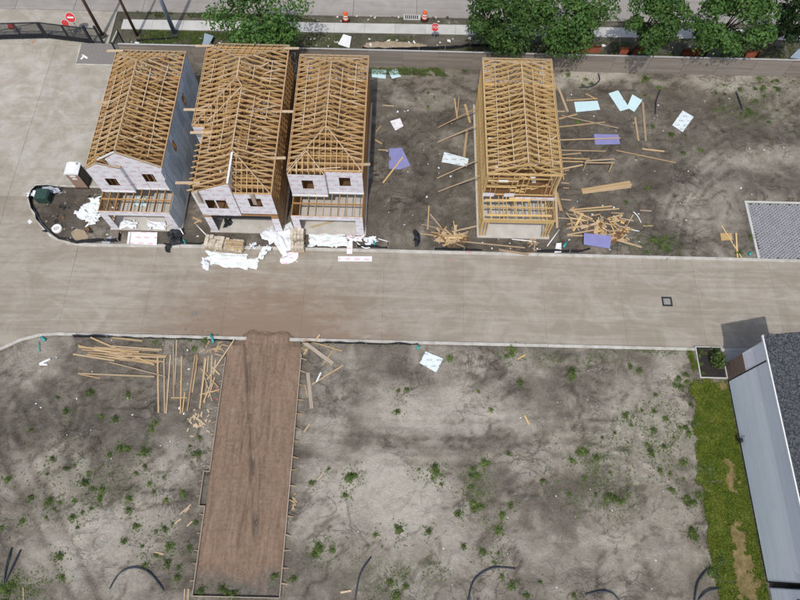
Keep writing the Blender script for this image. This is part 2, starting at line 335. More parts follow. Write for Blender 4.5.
M['straw'] = plain('dead_straw_grass', (.25, .19, .09), (.13, .105, .04), 2.2, .95)
M['bark'] = plain('grey_brown_bark', (.10, .078, .06), (.06, .048, .038), 5, .95)

# ---------------------------------------------------------------- mesh helpers
def tag(o, label=None, cat=None, group=None, kind=None):
    if label: o['label'] = label
    if cat: o['category'] = cat
    if group: o['group'] = group
    if kind: o['kind'] = kind
    return o
def link(o, parent=None):
    COL.objects.link(o)
    if parent is not None: o.parent = parent
    return o
def empty(name, loc=(0, 0, 0), rz=0, parent=None):
    o = bpy.data.objects.new(name, None); o.location = loc; o.rotation_euler = (0, 0, rz); o.empty_display_size = .3
    return link(o, parent)
class MB:
    def __init__(s): s.v = []; s.f = []
    def box(s, x0, x1, y0, y1, z0, z1, T=None):
        b = len(s.v)
        c = [(x, y, z) for z in (z0, z1) for y in (y0, y1) for x in (x0, x1)]
        if T is not None: c = [tuple(T @ Vector(p)) for p in c]
        s.v += c
        s.f += [tuple(b+i for i in q) for q in ((0, 2, 3, 1), (4, 5, 7, 6), (0, 1, 5, 4), (2, 6, 7, 3), (0, 4, 6, 2), (1, 3, 7, 5))]
        return s
    def prism(s, poly, d, axis='z', at=0.0):
        """polygon extruded by d along an axis"""
        b = len(s.v); n = len(poly)
        def P(p, t):
            if axis == 'z': return (p[0], p[1], at+t)
            if axis == 'y': return (p[0], at+t, p[1])
            return (at+t, p[0], p[1])
        s.v += [P(p, 0) for p in poly]+[P(p, d) for p in poly]
        s.f.append(tuple(b+i for i in range(n))[::-1]); s.f.append(tuple(b+n+i for i in range(n)))
        for i in range(n): j = (i+1) % n; s.f.append((b+i, b+j, b+n+j, b+n+i))
        return s
    def tube(s, pts, r, n=8, cap=True):
        b = len(s.v); pts = [Vector(p) for p in pts]; m = len(pts)
        rr = r if isinstance(r, (list, tuple)) else [r]*m
        for i, p in enumerate(pts):
            t = (pts[min(i+1, m-1)]-pts[max(i-1, 0)]).normalized()
            a = t.orthogonal() if abs(t.z) > .9 else t.cross(Vector((0, 0, 1)))
            a.normalize(); c = t.cross(a)
            for k in range(n):
                q = 2*math.pi*k/n; s.v.append(tuple(p+(a*math.cos(q)+c*math.sin(q))*rr[i]))
        for i in range(m-1):
            for k in range(n):
                k2 = (k+1) % n; s.f.append((b+i*n+k, b+i*n+k2, b+(i+1)*n+k2, b+(i+1)*n+k))
        if cap: s.f.append(tuple(b+k for k in range(n))[::-1]); s.f.append(tuple(b+(m-1)*n+k for k in range(n)))
        return s
    def lathe(s, prof, n=20, c=(0, 0)):
        b = len(s.v)
        for (r, z) in prof:
            for k in range(n): q = 2*math.pi*k/n; s.v.append((c[0]+r*math.cos(q), c[1]+r*math.sin(q), z))
        for i in range(len(prof)-1):
            for k in range(n): k2 = (k+1) % n; s.f.append((b+i*n+k, b+i*n+k2, b+(i+1)*n+k2, b+(i+1)*n+k))
        return s
    def mesh(s, name, mat, smooth=False):
        me = bpy.data.meshes.new(name); me.from_pydata(s.v, [], s.f); me.materials.append(mat if not isinstance(mat, str) else M[mat])
        if smooth: me.polygons.foreach_set('use_smooth', [True]*len(me.polygons))
        me.update(); return me
    def build(s, name, mat, parent=None, smooth=False, loc=None):
        o = bpy.data.objects.new(name, s.mesh(name, mat, smooth))
        if loc is not None: o.location = loc
        return link(o, parent)
_unit = {}
def unit(mat):
    if mat not in _unit: _unit[mat] = MB().box(-.5, .5, -.5, .5, -.5, .5).mesh('unit_box_'+mat, mat)
    return _unit[mat]
def boxo(name, x0, x1, y0, y1, z0, z1, mat, parent=None):
    o = bpy.data.objects.new(name, unit(mat)); o.location = ((x0+x1)/2, (y0+y1)/2, (z0+z1)/2); o.scale = (x1-x0, y1-y0, z1-z0)
    return link(o, parent)
def beam(name, p0, p1, w, h, mat, parent=None, roll=0):
    p0 = Vector(p0); p1 = Vector(p1); d = p1-p0; L = d.length; x = d/L
    up = Vector((0, 0, 1)) if abs(x.z) < .95 else Vector((0, 1, 0))
    y = up.cross(x).normalized(); z = x.cross(y)
    m = Matrix((x, y, z)).transposed()
    if roll: m = m @ Matrix.Rotation(roll, 3, 'X')
    o = bpy.data.objects.new(name, unit(mat)); o.location = (p0+p1)/2; o.rotation_euler = m.to_euler(); o.scale = (L, w, h)
    return link(o, parent)
def npmesh(name, V, F, mat, smooth=False, parent=None, attrs=None):
    me = bpy.data.meshes.new(name); V = np.asarray(V, np.float32); F = np.asarray(F, np.int32); k = F.shape[1]
    me.vertices.add(len(V)); me.vertices.foreach_set('co', V.ravel())
    me.loops.add(F.size); me.loops.foreach_set('vertex_index', F.ravel())
    me.polygons.add(len(F)); me.polygons.foreach_set('loop_start', np.arange(0, F.size, k, dtype=np.int32)); me.polygons.foreach_set('loop_total', np.full(len(F), k, np.int32))
    if smooth: me.polygons.foreach_set('use_smooth', np.ones(len(F), bool))
    for an, av in (attrs or {}).items():
        a = me.attributes.new(an, 'FLOAT', 'POINT'); a.data.foreach_set('value', np.asarray(av, np.float32).ravel())
    me.update(calc_edges=True); me.materials.append(M[mat]); o = bpy.data.objects.new(name, me); return link(o, parent)
def gridmesh(name, xs, ys, zf, mat, smooth=True, attrs=None, keep=None, parent=None):
    X, Y = np.meshgrid(xs, ys); Z = zf(X, Y); nx, ny = len(xs), len(ys)
    V = np.stack([X, Y, Z], -1).reshape(-1, 3)
    i = np.arange(nx-1); j = np.arange(ny-1); I, J = np.meshgrid(i, j); a = (J*nx+I).ravel()
    F = np.stack([a, a+1, a+nx+1, a+nx], -1)
    if keep is not None:
        c = V[F].mean(1); F = F[keep(c[:, 0], c[:, 1])]
        used = np.unique(F); mp = np.full(len(V), -1); mp[used] = np.arange(len(used)); F = mp[F]; V = V[used]
        at = {k: f(V[:, 0], V[:, 1]) for k, f in (attrs or {}).items()}
    else: at = {k: f(X, Y) for k, f in (attrs or {}).items()}
    return npmesh(name, V, F, mat, smooth, parent, at)

# ---------------------------------------------------------------- ground
PATCH = [  # light (+) and dark (-) soil patches: pixel centre, radii, amount
 (450, 410, 75, 26, .30), (410, 500, 62, 55, .30), (540, 450, 60, 30, .14), (100, 545, 70, 45, .26), (60, 470, 40, 40, .10), (170, 480, 35, 40, .2), (330, 480, 30, 60, .22),
 (700, 215, 36, 20, .20), (770, 160, 50, 10, .20), (740, 85, 60, 10, .26), (600, 80, 60, 6, .3), (560, 82, 50, 6, .22), (430, 100, 40, 14, .12), (640, 440, 45, 40, .14), (670, 380, 16, 40, .20), (660, 520, 60, 50, .08), (500, 360, 90, 12, .12), (40, 360, 30, 25, .18), (600, 540, 60, 40, .08),
 (340, 448, 45, 12, -.22), (450, 440, 90, 11, -.20), (110, 380, 70, 30, -.14), (50, 420, 50, 30, -.14), (420, 150, 55, 60, -.10), (580, 160, 70, 50, -.12), (660, 190, 20, 45, -.08), (740, 130, 40, 20, -.10), (380, 540, 80, 30, -.04), (560, 510, 60, 40, -.06), (70, 215, 40, 26, -.30), (200, 235, 20, 20, -.25), (180, 200, 12, 30, -.3), (330, 250, 50, 14, -.2), (500, 248, 60, 8, -.2), (680, 235, 30, 22, -.1)]
PW = []
for (u, v, ru, rv, a) in PATCH:
    c = G(u, v); e = G(u+ru, v); f = G(u, v-rv); PW.append((c.x, c.y, abs(e.x-c.x)+.01, abs(f.y-c.y)+.01, a))
def tone(x, y):
    qx = x+5*(fbm(x*.12, y*.12, 35, 3)-.5); qy = y+5*(fbm(x*.12, y*.12, 36, 3)-.5)
    t = .47 + .42*(fbm(qx*.2, qy*.26, 31, 5)-.5) + .25*(fbm(qx*.8, qy*1.0, 41, 4)-.5)
    wx = x+2.2*(fbm(x*.35, y*.35, 51, 3)-.5); wy = y+2.2*(fbm(x*.35, y*.35, 61, 3)-.5)
    for (cx, cy, rx, ry, a) in PW: t = t + (1.35 if a > 0 else .6)*a*np.exp(-np.minimum(((wx-cx)/rx)**2+((wy-cy)/ry)**2, 30)**1.6)
    ridge = np.abs(fbm(x*.3, y*.45, 20, 4)-.5); t = t - .24*np.exp(-(ridge/.02)**2)*(fbm(x*.2, y*.2, 26, 2) > .42)
    wr = np.abs(fbm(x*.7+3*fbm(x*.25, y*.3, 22, 2), y*.9+3*fbm(x*.25, y*.3, 23, 2), 25, 4)-.5)*2; t = t + .22*(wr-.22)
    sm = np.clip((t-.47)/.09, 0, 1); t = t + .10*sm*sm*(3-2*sm) - .045 + .9*tracks(x, y)
    up = 1/(1+np.exp(-(y-20)*2.0)); t = t + .05 - .09*up
    for off in (-.95, .95):
        d = (x+27.2+off)*.78+(y-5.3)*.62; t = t - .22*np.exp(-(d/.2)**2)*(y < 8)*(x < -16)
    t = np.where(y > 44.2, .25+.4*(fbm(x*.6, y*.8, 71, 3)-.5), t)
    return np.clip(t, 0, 1)
MOSS = [(603, 478, 45, 40, .6), (660, 430, 40, 30, .5), (395, 575, 50, 25, .6), (478, 490, 18, 30, .4), (330, 340, 60, 5, .5), (90, 480, 50, 30, .25), (560, 360, 60, 8, .4), (20, 590, 30, 20, .8), (650, 350, 60, 6, .5), (160, 335, 60, 5, .7), (770, 110, 30, 20, .4), (655, 243, 30, 10, .6), (420, 69, 26, 3, 1.0), (740, 108, 20, 14, .3)]
MW = []
for (u, v, ru, rv, a) in MOSS:
    c = G(u, v); MW.append((c.x, c.y, abs(G(u+ru, v).x-c.x), abs(G(u, v-rv).y-c.y), a))
def moss(x, y):
    m = np.zeros_like(x)
    for (cx, cy, rx, ry, a) in MW: m = m + a*np.exp(-((x-cx)/rx)**2-((y-cy)/ry)**2)
    m = np.where(y > 44.4, .55+.8*(fbm(x*.3, y*.3, 77, 2)-.5), m)
    return np.clip(m, 0, 1)
def ground_z(X, Y):
    h = ht(X, Y)
    sd = np.minimum(sdist(X, Y, PAVED), sdist(X, Y, STREET2))
    k = np.clip(sd/.22, 0, 1)
    h = -.15+(h+.15)*k
    far = np.maximum(np.maximum(np.abs(X)-44, Y-62), -9-Y); f = np.clip(far/4, 0, 1)
    h = h*(1-f)+(-.02)*f
    h = np.where((X > 30.0) & (Y > 23.7) & (Y < 30), -.06, h)     # bed under the paver drive
    h = np.where((X > PADX0-.05) & (X < PADX1+.05) & (Y > PADY0) & (Y < 16), np.minimum(h, .02), h)
    return h
xs = np.concatenate([[-900, -300, -120, -70, -55, -48], np.arange(-44, 45.01, .2), [50, 60, 80, 130, 300, 900]])
ys = np.concatenate([[-500, -150, -50, -22, -13], np.arange(-9, 52.01, .2), [54, 58, 63, 70, 90, 150, 400, 1200]])
g = gridmesh('ground', xs, ys, ground_z, 'soil', True, {'tone': tone, 'moss': moss}); tag(g, kind='structure')

# ---------------------------------------------------------------- streets, kerbs, walks
def flatpoly(name, poly, z, mat, parent=None, d=-.1): return MB().prism(poly, d, 'z', z).build(name, mat, parent)
street = empty('street'); tag(street, kind='structure')
xj = [-27.3, -20.6, -14.2, -7.9, -1.4, 5.2, 11.8, 18.2, 24.6, 31.0, 37.5, 44, 60]
for a, b in zip(xj[:-1], xj[1:]):
    flatpoly('slab', [(a+.004, 16.01), (b-.004, 16.01), (b-.004, 23.84), (a+.004, 23.84)], 0.0, 'street', street)
ap = empty('concrete_apron'); tag(ap, kind='structure')
flatpoly('slab', LOWER[1:]+[(-27.32, 23.78)]+[(-28.0, 23.85), (-29.65, 24.4), (-30.95, 25.55), (-32.1, 27.0), (-32.75, 28.15), (-32.8, 28.5), (-34.6, 28.5)], 0.0, 'street', ap)
flatpoly('slab', [(-34.62, 28.5), (-75, 28.5), (-75, 10.5), (-45, 10.5), (-34.02, 13.0)], 0.0, 'street', ap)
flatpoly('slab', [(-34.6, 28.52), (-32.8, 28.52), (-32.9, 29.05), (-32.45, 29.6), (-25.07, 29.6), (-25.07, 36.4), (-34.6, 36.4)], 0.0, 'apron', ap)
flatpoly('slab', [(-34.6, 36.42), (-25.07, 36.42), (-25.07, 43.48), (-32.1, 43.48), (-32.25, 46.0), (-34.6, 46.0)], 0.0, 'apron', ap)
flatpoly('slab', [(-75, 28.52), (-34.62, 28.52), (-34.62, 37), (-75, 37)], 0.0, 'apron', ap)
flatpoly('slab', [(-75, 37.02), (-34.62, 37.02), (-34.62, 46.0), (-75, 46.0)], 0.0, 'apron', ap)
flatpoly('slab', [(-75, 46.02), (-32.2, 46.02), (-29.5, 46.3), (-29.5, 50.7), (-75, 50.7)], 0.0, 'apron', ap)
road2 = empty('road'); tag(road2, kind='structure')
xr = [-75, -52, -46, -40, -34, -27, -19.5, -12, -5.5, 1.0, 7.5, 14, 20, 27, 34, 41, 48, 80]
for a, b in zip(xr[:-1], xr[1:]):
    y0 = lambda x: 50.75+max(0, (x+29.4))*.006
    flatpoly('slab', [(a+.015, y0(a)), (b-.015, y0(b)), (b-.015, 56.1), (a+.015, 56.1)], -.004, 'street2', road2)
    flatpoly('slab', [(a+.015, 56.13), (b-.015, 56.13), (b-.015, 62), (a+.015, 62)], -.004, 'street2', road2)
walk = empty('sidewalk'); tag(walk, kind='structure')
x = -28.6; k = 0
while x < 48:
    w = 3.05; sl = .010
    a, b = x, x+w-.02
    flatpoly('slab', [(a, 48.25+(a+28.6)*sl), (b, 48.25+(b+28.6)*sl), (b, 49.55+(b+28.6)*sl), (a, 49.55+(a+28.6)*sl)], .10, 'walk', walk, -.15)
    x += w
def kerb(name, line, side, wdt=.27, zt=.13, chunk=3.0, mat='kerb'):
    k = empty(name); tag(k, kind='structure')
    P = [Vector(p).to_2d() for p in line]; pts = [P[0]]
    for a, b in zip(P[:-1], P[1:]):
        n = max(1, int((b-a).length/.5)) if (b-a).length < 4 else max(1, round((b-a).length/chunk))
        for i in range(1, n+1): pts.append(a.lerp(b, i/n))
    nor = []
    for i in range(len(pts)):
        t = (pts[min(i+1, len(pts)-1)]-pts[max(i-1, 0)]).normalized(); nor.append(Vector((-t.y, t.x))*side)
    i = 0
    while i < len(pts)-1:
        j = i+1
        while j < len(pts)-1 and sum((pts[q+1]-pts[q]).length for q in range(i, j)) < chunk-.3: j += 1
        m = MB(); b = 0
        for q in range(i, j+1):
            a = pts[q]; n = nor[q]; t = (pts[min(q+1, len(pts)-1)]-pts[max(q-1, 0)]).normalized(); g_ = .008 if q == i else (-.008 if q == j else 0)
            a = a+t*g_
            for (o_, z) in ((-.02, -.1), (.0, zt-.03), (.03, zt), (wdt-.02, zt), (wdt, zt-.02), (wdt, -.1)): m.v.append((a.x+n.x*o_, a.y+n.y*o_, z))
        for q in range(j-i):
            for e in range(5): m.f.append((q*6+e, q*6+e+1, (q+1)*6+e+1, (q+1)*6+e))
        m.f.append((0, 1, 2, 3, 4, 5)); L = (j-i)*6; m.f.append((L+5, L+4, L+3, L+2, L+1, L))
        m.build('kerb_stone', mat, k); i = j
    return k
kerb('kerb', [(60, 23.85)]+ISLAND, -1)
kerb('kerb', LOWER+[(60, 16.0)], -1)
kerb('kerb', [(-32.5, 29.62), (-25.1, 29.62)], 1, .16, .07)
kerb('kerb', [(-25.1, 43.5), (-32.1, 43.5), (-32.25, 46.1)], -1, .2, .13)
kerb('kerb', [(-41.4, 46), (-40.6, 43.0), (-41.2, 41.5)], 1, .2, .12)
# gravel strip inside its kerb
gb = gridmesh('gravel_bed', np.arange(-32.0, -25.0, .2), np.arange(43.6, 46.3, .2), lambda X, Y: .17+.05*(fbm(X*2, Y*2, 8, 3)-.5), 'gravel'); tag(gb, kind='structure')

# ---------------------------------------------------------------- brown fill pad with its form boards
def pad_z(X, Y):
    h = .24 + .10*(fbm(X*1.1, Y*.22, 15, 3)-.5) + .07*(fbm(X*2.2, Y*2.2, 16, 3)-.5)
    for c, w in ((-12.1, .22), (-11.7, .2), (-10.4, .22), (-9.8, .22), (-9.2, .2), (-11.0, .16)):
        cx = c+.5*np.sin(Y*.17+c)+(.25*np.sin(Y*.5+c*3)); h = h-.11*np.exp(-((X-cx)/(w*.8))**2)*(.5+.9*fbm(X*2, Y*.6, 14, 2))*1.0+.035*np.exp(-((np.abs(X-cx)-w*1.5)/.1)**2)
    e = np.minimum(X-PADX0, PADX1-X); h = h-.10*np.exp(-np.clip(e, 0, 9)/.25)
    r = np.clip((15.6-Y)/1.6+1, 0, 1)      # ramp over the kerb to the street
    out = np.clip((Y-15.2)/.5, 0, 1); side = np.clip((np.minimum(X+12.6, -8.2-X))/.7, 0, 1)
    h = h*(1-out)+out*(.23*side-.03+.03*(fbm(X*2, Y*2, 17, 3)-.5))
    k = np.clip((Y-15.98-.5*(fbm(X*1.7, Y*1.2, 13, 4)-.45))/.75, 0, 1); h = h-.23*k*k*(3-2*k)+.02*(fbm(X*5, Y*5, 12, 3)-.5)
    k = np.clip((Y+.4)/1.8, 0, 1); h = np.where(Y < 1.4, .10+(h-.10)*k+.05*(fbm(X*1.5, Y*1.5, 18, 3)-.5)*(1-k), h)
    return h
pd = gridmesh('dirt_pad', np.linspace(PADX0+.03, PADX1-.03, 80), np.arange(PADY0+.03, 17.8, .1), pad_z, 'pad', True, {'grey': lambda X, Y: np.clip((-.6-Y)/1.3+1.5*(fbm(X*.7, Y*.5, 19, 3)-.5), 0, 1)}); tag(pd, kind='structure')
fm = empty('form_boards', (PADX0, PADY0, 0)); tag(fm, 'grey plank form boards with stakes edging the brown dirt pad', 'formwork')
def fbd(x0, y0, x1, y1, mat='wood_g'): return beam('plank', (x0-PADX0, y0-PADY0, .2), (x1-PADX0, y1-PADY0, .2), .05, .26, mat, fm)
yy = 14.6; seg = 3.6
while yy > PADY0+.1:
    y2 = max(PADY0, yy-seg); fbd(PADX1, yy, PADX1, y2+.01)
    yy = y2
fbd(PADX0, 14.2, PADX0, 9.4); fbd(PADX0, 9.38, PADX0, 5.6); fbd(PADX0-.42, 5.5, PADX0-.42, 3.2); fbd(PADX0+.02, 5.56, PADX0-.45, 5.56); fbd(PADX0+.02, 3.15, PADX0-.45, 3.15); fbd(PADX0, 3.1, PADX0, .2); fbd(PADX0, .18, PADX0, PADY0)
fbd(PADX0+.03, PADY0, -10.6, PADY0); fbd(-10.58, PADY0, PADX1-.03, PADY0)
for i in range(16):
    y = 14.3-i*1.07+random.uniform(-.12, .12)
    if y < PADY0: break
    beam('stake', (PADX1+.04-PADX0, y-PADY0, .3), (PADX1+.42-PADX0, y-PADY0+random.uniform(-.1, .1), .08), .06, .05, 'scrap', fm)
for i in range(15):
    y = 13.6-i*1.1+random.uniform(-.2, .2); xo = -.42 if 3.2 < y < 5.5 else 0
    if y < PADY0: break
    beam('stake', (xo-.04, y-PADY0, .3), (xo-.34, y-PADY0+random.uniform(-.1, .1), .08), .05, .05, 'scrap', fm)

# ---------------------------------------------------------------- framed houses
SP = .53
def truss(house, y, pts, z0, mat):
    """bottom chord (the part) with its top chords and webs as sub-parts; pts = top outline (x, z above bearing)"""
    x0, x1 = pts[0][0], pts[-1][0]
    key = (round(x1-x0, 3), mat)
    if key not in truss.c: truss.c[key] = MB().box(0, x1-x0, -.024, .024, 0, .13).mesh('truss_bottom_chord', mat)
    t = bpy.data.objects.new('roof_truss', truss.c[key]); t.location = (x0, y+random.uniform(-.025, .025), z0); link(t, house)
    loc = [(p[0]-x0, p[1]) for p in pts]
    for a, b in zip(loc[:-1], loc[1:]):
        beam('top_chord', (a[0], 0, a[1]+.06), (b[0], 0, b[1]+.06), .047, .16, mat, t)
    if random.random() < .22: beam('lateral_brace', (random.uniform(.1, .35)*(x1-x0), random.uniform(-.1, .1), .16), (random.uniform(.6, .92)*(x1-x0), random.uniform(.2, .5), .2), .09, .04, 'fascia', t)
    def top(x):
        for a, b in zip(loc[:-1], loc[1:]):
            if a[0] <= x <= b[0] and b[0] > a[0]: return a[1]+(b[1]-a[1])*(x-a[0])/(b[0]-a[0])
        return 0
    w = x1-x0; tn = [.22, .5, .78]; bn = [.34, .66]
    for a, b in ((.22, .34), (.5, .34), (.5, .66), (.78, .66), (.22, .2), (.78, .8)):
        h = top(a*w)
        if h > .3: beam('web', (b*w, 0, .1), (a*w, 0, h), .042, .09, 'web', t)
    return t
truss.c = {}
def hip_top(x0, x1, d, s, D=None):
    c = (x0+x1)/2; hw = (x1-x0)/2
    d = d*hw/(D or hw)
    if d >= hw-.05: return [(x0, 0), (c, s*hw), (x1, 0)]
    return [(x0, 0), (x0+d, s*d), (x1-d, s*d), (x1, 0)]
def jacks(house, x0, x1, yb, sgn, s, z0, mat, D=None, step=SP):
    hw = (x1-x0)/2; x = x0+step*.5; q = (D or hw)/hw
    while x < x1-.1:
        d = min(x-x0, x1-x)
        beam('jack_rafter', (x, yb-sgn*.12, z0+.03), (x, yb+sgn*d*q, z0+s*d+.06), .045, .13, mat, house); x += step
    for xa in (0, 1):
        xe = x0 if xa == 0 else x1; xi = x0+hw if xa == 0 else x1-hw
        beam('hip_rafter', (xe, yb, z0+.07), (xi, yb+sgn*hw*q, z0+s*hw+.10), .05, .10, 'fascia', house)
def studwall(house, p0, p1, z0, z1, mat, sp=.41, skip=None):
    p0 = Vector(p0); p1 = Vector(p1); L = (p1-p0).length; d = (p1-p0)/L
    ax = abs(d.x) > .5
    def bx(a, b, za, zb, name, th=.045):
        q0 = p0+d*a; q1 = p0+d*b
        if ax: boxo(name, min(q0.x, q1.x), max(q0.x, q1.x), q0.y-.045, q0.y+.045, za, zb, mat, house)
        else: boxo(name, q0.x-.045, q0.x+.045, min(q0.y, q1.y), max(q0.y, q1.y), za, zb, mat, house)
    bx(0, L, z0, z0+.045, 'bottom_plate'); bx(0, L, z1-.045, z1, 'top_plate'); bx(0.02, L-.02, z1-.09, z1-.046, 'top_plate')
    n = int(L/sp); ps = [min(.02+k*sp, L-.065) for k in range(n+1)]+[L-.065]
    for a in ps:
        if skip and any(s0 < a < s1 for s0, s1 in skip): continue
        bx(a, a+.045, z0+.046, z1-.091, 'stud')
def panelwall(house, x0, x1, y, z0, z1, holes=(), mat='sheath', t=.02, axis='y', pw=1.22):
    """sheathing in 1.22 m sheets with rectangular openings, outer face towards -y (or +x)"""
    cuts = [x0]; x = x0
    while x < x1-.25: x = min(x+pw, x1) if x1-x-pw > .3 else x1; cuts.append(x)
    for (a, b) in zip(cuts[:-1], cuts[1:]):
        rects = [(a, b, z0, z1)]
        for (hx0, hx1, hz0, hz1) in holes:
            nr = []
            for (ra, rb, rc, rd) in rects:
                if hx1 <= ra or hx0 >= rb or hz1 <= rc or hz0 >= rd: nr.append((ra, rb, rc, rd)); continue
                if hx0 > ra: nr.append((ra, hx0, rc, rd))
                if hx1 < rb: nr.append((hx1, rb, rc, rd))
                m0, m1 = max(ra, hx0), min(rb, hx1)
                if hz0 > rc: nr.append((m0, m1, rc, hz0))
                if hz1 < rd: nr.append((m0, m1, hz1, rd))
            rects = nr
        for (ra, rb, rc, rd) in rects:
            if rb-ra < .03 or rd-rc < .03: continue
            if axis == 'y': boxo('sheathing_panel', ra+.004, rb-.004, y-t, y, rc, rd, mat, house)
            else: boxo('sheathing_panel', y, y+t, ra+.004, rb-.004, rc, rd, mat, house)
def house(name_label, X0, Y0, wid, L, yf, wmat, tmat, ridge='hip', slope=.68, z1=2.75, z2=5.9, setfront=True):
    h = empty('framed_house', (X0, Y0, 0)); tag(h, name_label, 'house', 'houses under construction')
    boxo('foundation_slab', -.14, wid+.14, -.14, L+.14, -.05, .16, 'slab', h)
    return h
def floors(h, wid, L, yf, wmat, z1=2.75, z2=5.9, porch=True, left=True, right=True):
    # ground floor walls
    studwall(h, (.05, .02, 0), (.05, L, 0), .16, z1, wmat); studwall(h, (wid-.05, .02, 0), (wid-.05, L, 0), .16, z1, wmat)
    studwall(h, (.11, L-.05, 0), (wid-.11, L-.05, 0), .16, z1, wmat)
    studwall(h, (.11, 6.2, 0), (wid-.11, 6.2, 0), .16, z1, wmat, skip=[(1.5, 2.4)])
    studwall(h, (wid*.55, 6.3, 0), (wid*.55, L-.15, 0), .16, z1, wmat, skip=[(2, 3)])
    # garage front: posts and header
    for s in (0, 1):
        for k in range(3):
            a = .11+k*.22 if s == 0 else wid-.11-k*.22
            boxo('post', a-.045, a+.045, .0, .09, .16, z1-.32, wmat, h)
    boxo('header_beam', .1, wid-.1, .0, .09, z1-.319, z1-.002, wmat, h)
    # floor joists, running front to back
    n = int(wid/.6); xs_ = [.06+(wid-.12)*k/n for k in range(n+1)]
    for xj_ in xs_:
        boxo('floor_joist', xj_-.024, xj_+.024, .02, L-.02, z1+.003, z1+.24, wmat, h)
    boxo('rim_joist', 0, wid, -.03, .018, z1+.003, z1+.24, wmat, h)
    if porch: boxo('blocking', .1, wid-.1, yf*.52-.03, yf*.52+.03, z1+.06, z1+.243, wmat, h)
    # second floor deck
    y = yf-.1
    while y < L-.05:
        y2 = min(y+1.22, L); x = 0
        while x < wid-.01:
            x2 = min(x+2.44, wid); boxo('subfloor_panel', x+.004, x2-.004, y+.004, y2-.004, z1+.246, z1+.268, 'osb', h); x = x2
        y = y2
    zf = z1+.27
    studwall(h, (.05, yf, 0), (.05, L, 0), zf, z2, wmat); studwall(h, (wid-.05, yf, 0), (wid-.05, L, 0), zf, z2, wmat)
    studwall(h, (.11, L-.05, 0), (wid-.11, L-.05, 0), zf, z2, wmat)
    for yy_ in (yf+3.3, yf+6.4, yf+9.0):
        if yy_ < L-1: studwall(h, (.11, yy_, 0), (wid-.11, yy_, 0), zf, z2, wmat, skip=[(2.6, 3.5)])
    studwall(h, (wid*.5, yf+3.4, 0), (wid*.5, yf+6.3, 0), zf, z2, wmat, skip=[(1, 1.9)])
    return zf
def braces(h, x0, x1, y0, y1, s, z2, mat, xr=None):
    """long bracing boards lying along the ridge and the slopes"""
    c = (x0+x1)/2 if xr is None else xr; hw = min(c-x0, x1-c)
    boxo('ridge_brace', c-.045, c+.045, y0, y1, z2+s*hw+.135, z2+s*hw+.165, 'fascia', h)
    for f in (.33, .68, -.36, -.7):
        x = c+f*hw*1.0; z = z2+s*(hw-abs(x-c))+.155
        a = y0+.3; b = y1+(.8 if abs(f) > .5 else -.2)
        while a < b-.5:
            e = min(b, a+random.uniform(2.8, 4.5)); xo = random.uniform(-.08, .08)
            if random.random() < .8: beam('slope_brace', (x+xo, a, z), (x+xo*.6, e, z), .06, .03, 'fascia', h)
            a = e+random.uniform(-.3, .5)
    for k in range(9):   # odd boards left lying among the trusses
        x = random.uniform(x0+.5, x1-1.6); y = random.uniform(y0+.5, y1-.5); a = random.gauss(0, .35); L = random.uniform(.8, 2.2); xe = min(x+L*math.cos(a), x1-.3)
        za = z2+.17+random.uniform(0, .6)*s*(hw-abs(x-c)); beam('loose_board', (x, y, za), (xe, y+L*math.sin(a), za+random.uniform(-.05, .4)), .09, .04, 'fascia' if k % 3 else 'web', h)
    for k in range(7):
        x = random.uniform(x0+.5, x1-1); y = random.uniform(y0, y1); boxo('paper_scrap', x, x+random.uniform(.15, .45), y, y+random.uniform(.1, .3), z2-2.88, z2-2.84, 'trim', h)
def eaves(h, x0, x1, y0, y1, z2, left=True, right=True, back=True):
    if left: boxo('fascia_board', x0-.05, x0-.012, y0, y1, z2-.02, z2+.14, 'fascia', h)
    if right: boxo('fascia_board', x1+.012, x1+.05, y0, y1, z2-.02, z2+.14, 'fascia', h)
    if back: boxo('fascia_board', x0-.05, x1+.05, y1+.13, y1+.17, z2-.04, z2+.12, 'fascia', h)
def outrigger(h, y, x0, x1, z, mat='fascia'): beam('staging_plank', (x0, y, z), (x1, y+.05, z+.01), .24, .04, mat, h)
def back_wall(h, wid, L, z1=2.75, z2=5.9):
    panelwall(h, 0, wid, L+.032, .2, z2-.1, [(1.0, 2.2, 3.9, 5.0), (3.6, 4.8, 3.9, 5.0), (2.4, 3.4, .2, 2.3)])
def garage_sheath(h, wid, z1=2.75, rw=.62):
    panelwall(h, 0, rw, -.034, .17, z1-.33); panelwall(h, wid-rw, wid, -.034, .17, z1-.33)
    panelwall(h, 0, wid, -.034, z1-.328, z1+.22)

Z2 = 5.9; LL = 14.0
# --- house with slate side wall and a sheathed front gable pair
H1 = house('framed house with slate-blue panelled side wall and twin sheathed front gables', -24.75, 25.5, 5.85, LL, 2.25, 'wood_d', 'wood')
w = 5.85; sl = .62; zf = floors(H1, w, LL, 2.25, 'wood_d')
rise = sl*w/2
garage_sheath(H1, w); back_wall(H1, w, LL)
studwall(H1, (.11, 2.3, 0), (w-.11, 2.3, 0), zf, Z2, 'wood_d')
y = 2.3
while y < LL-.1:
    truss(H1, y, hip_top(0, w, LL-y, sl, 2.8), Z2, 'wood'); y += SP
jacks(H1, 0, w, LL, -1, sl, Z2, 'wood', 2.8)
braces(H1, 0, w, 2.4, LL-2.8, sl, Z2, 'wood'); eaves(H1, 0, w, 2.2, LL, Z2)
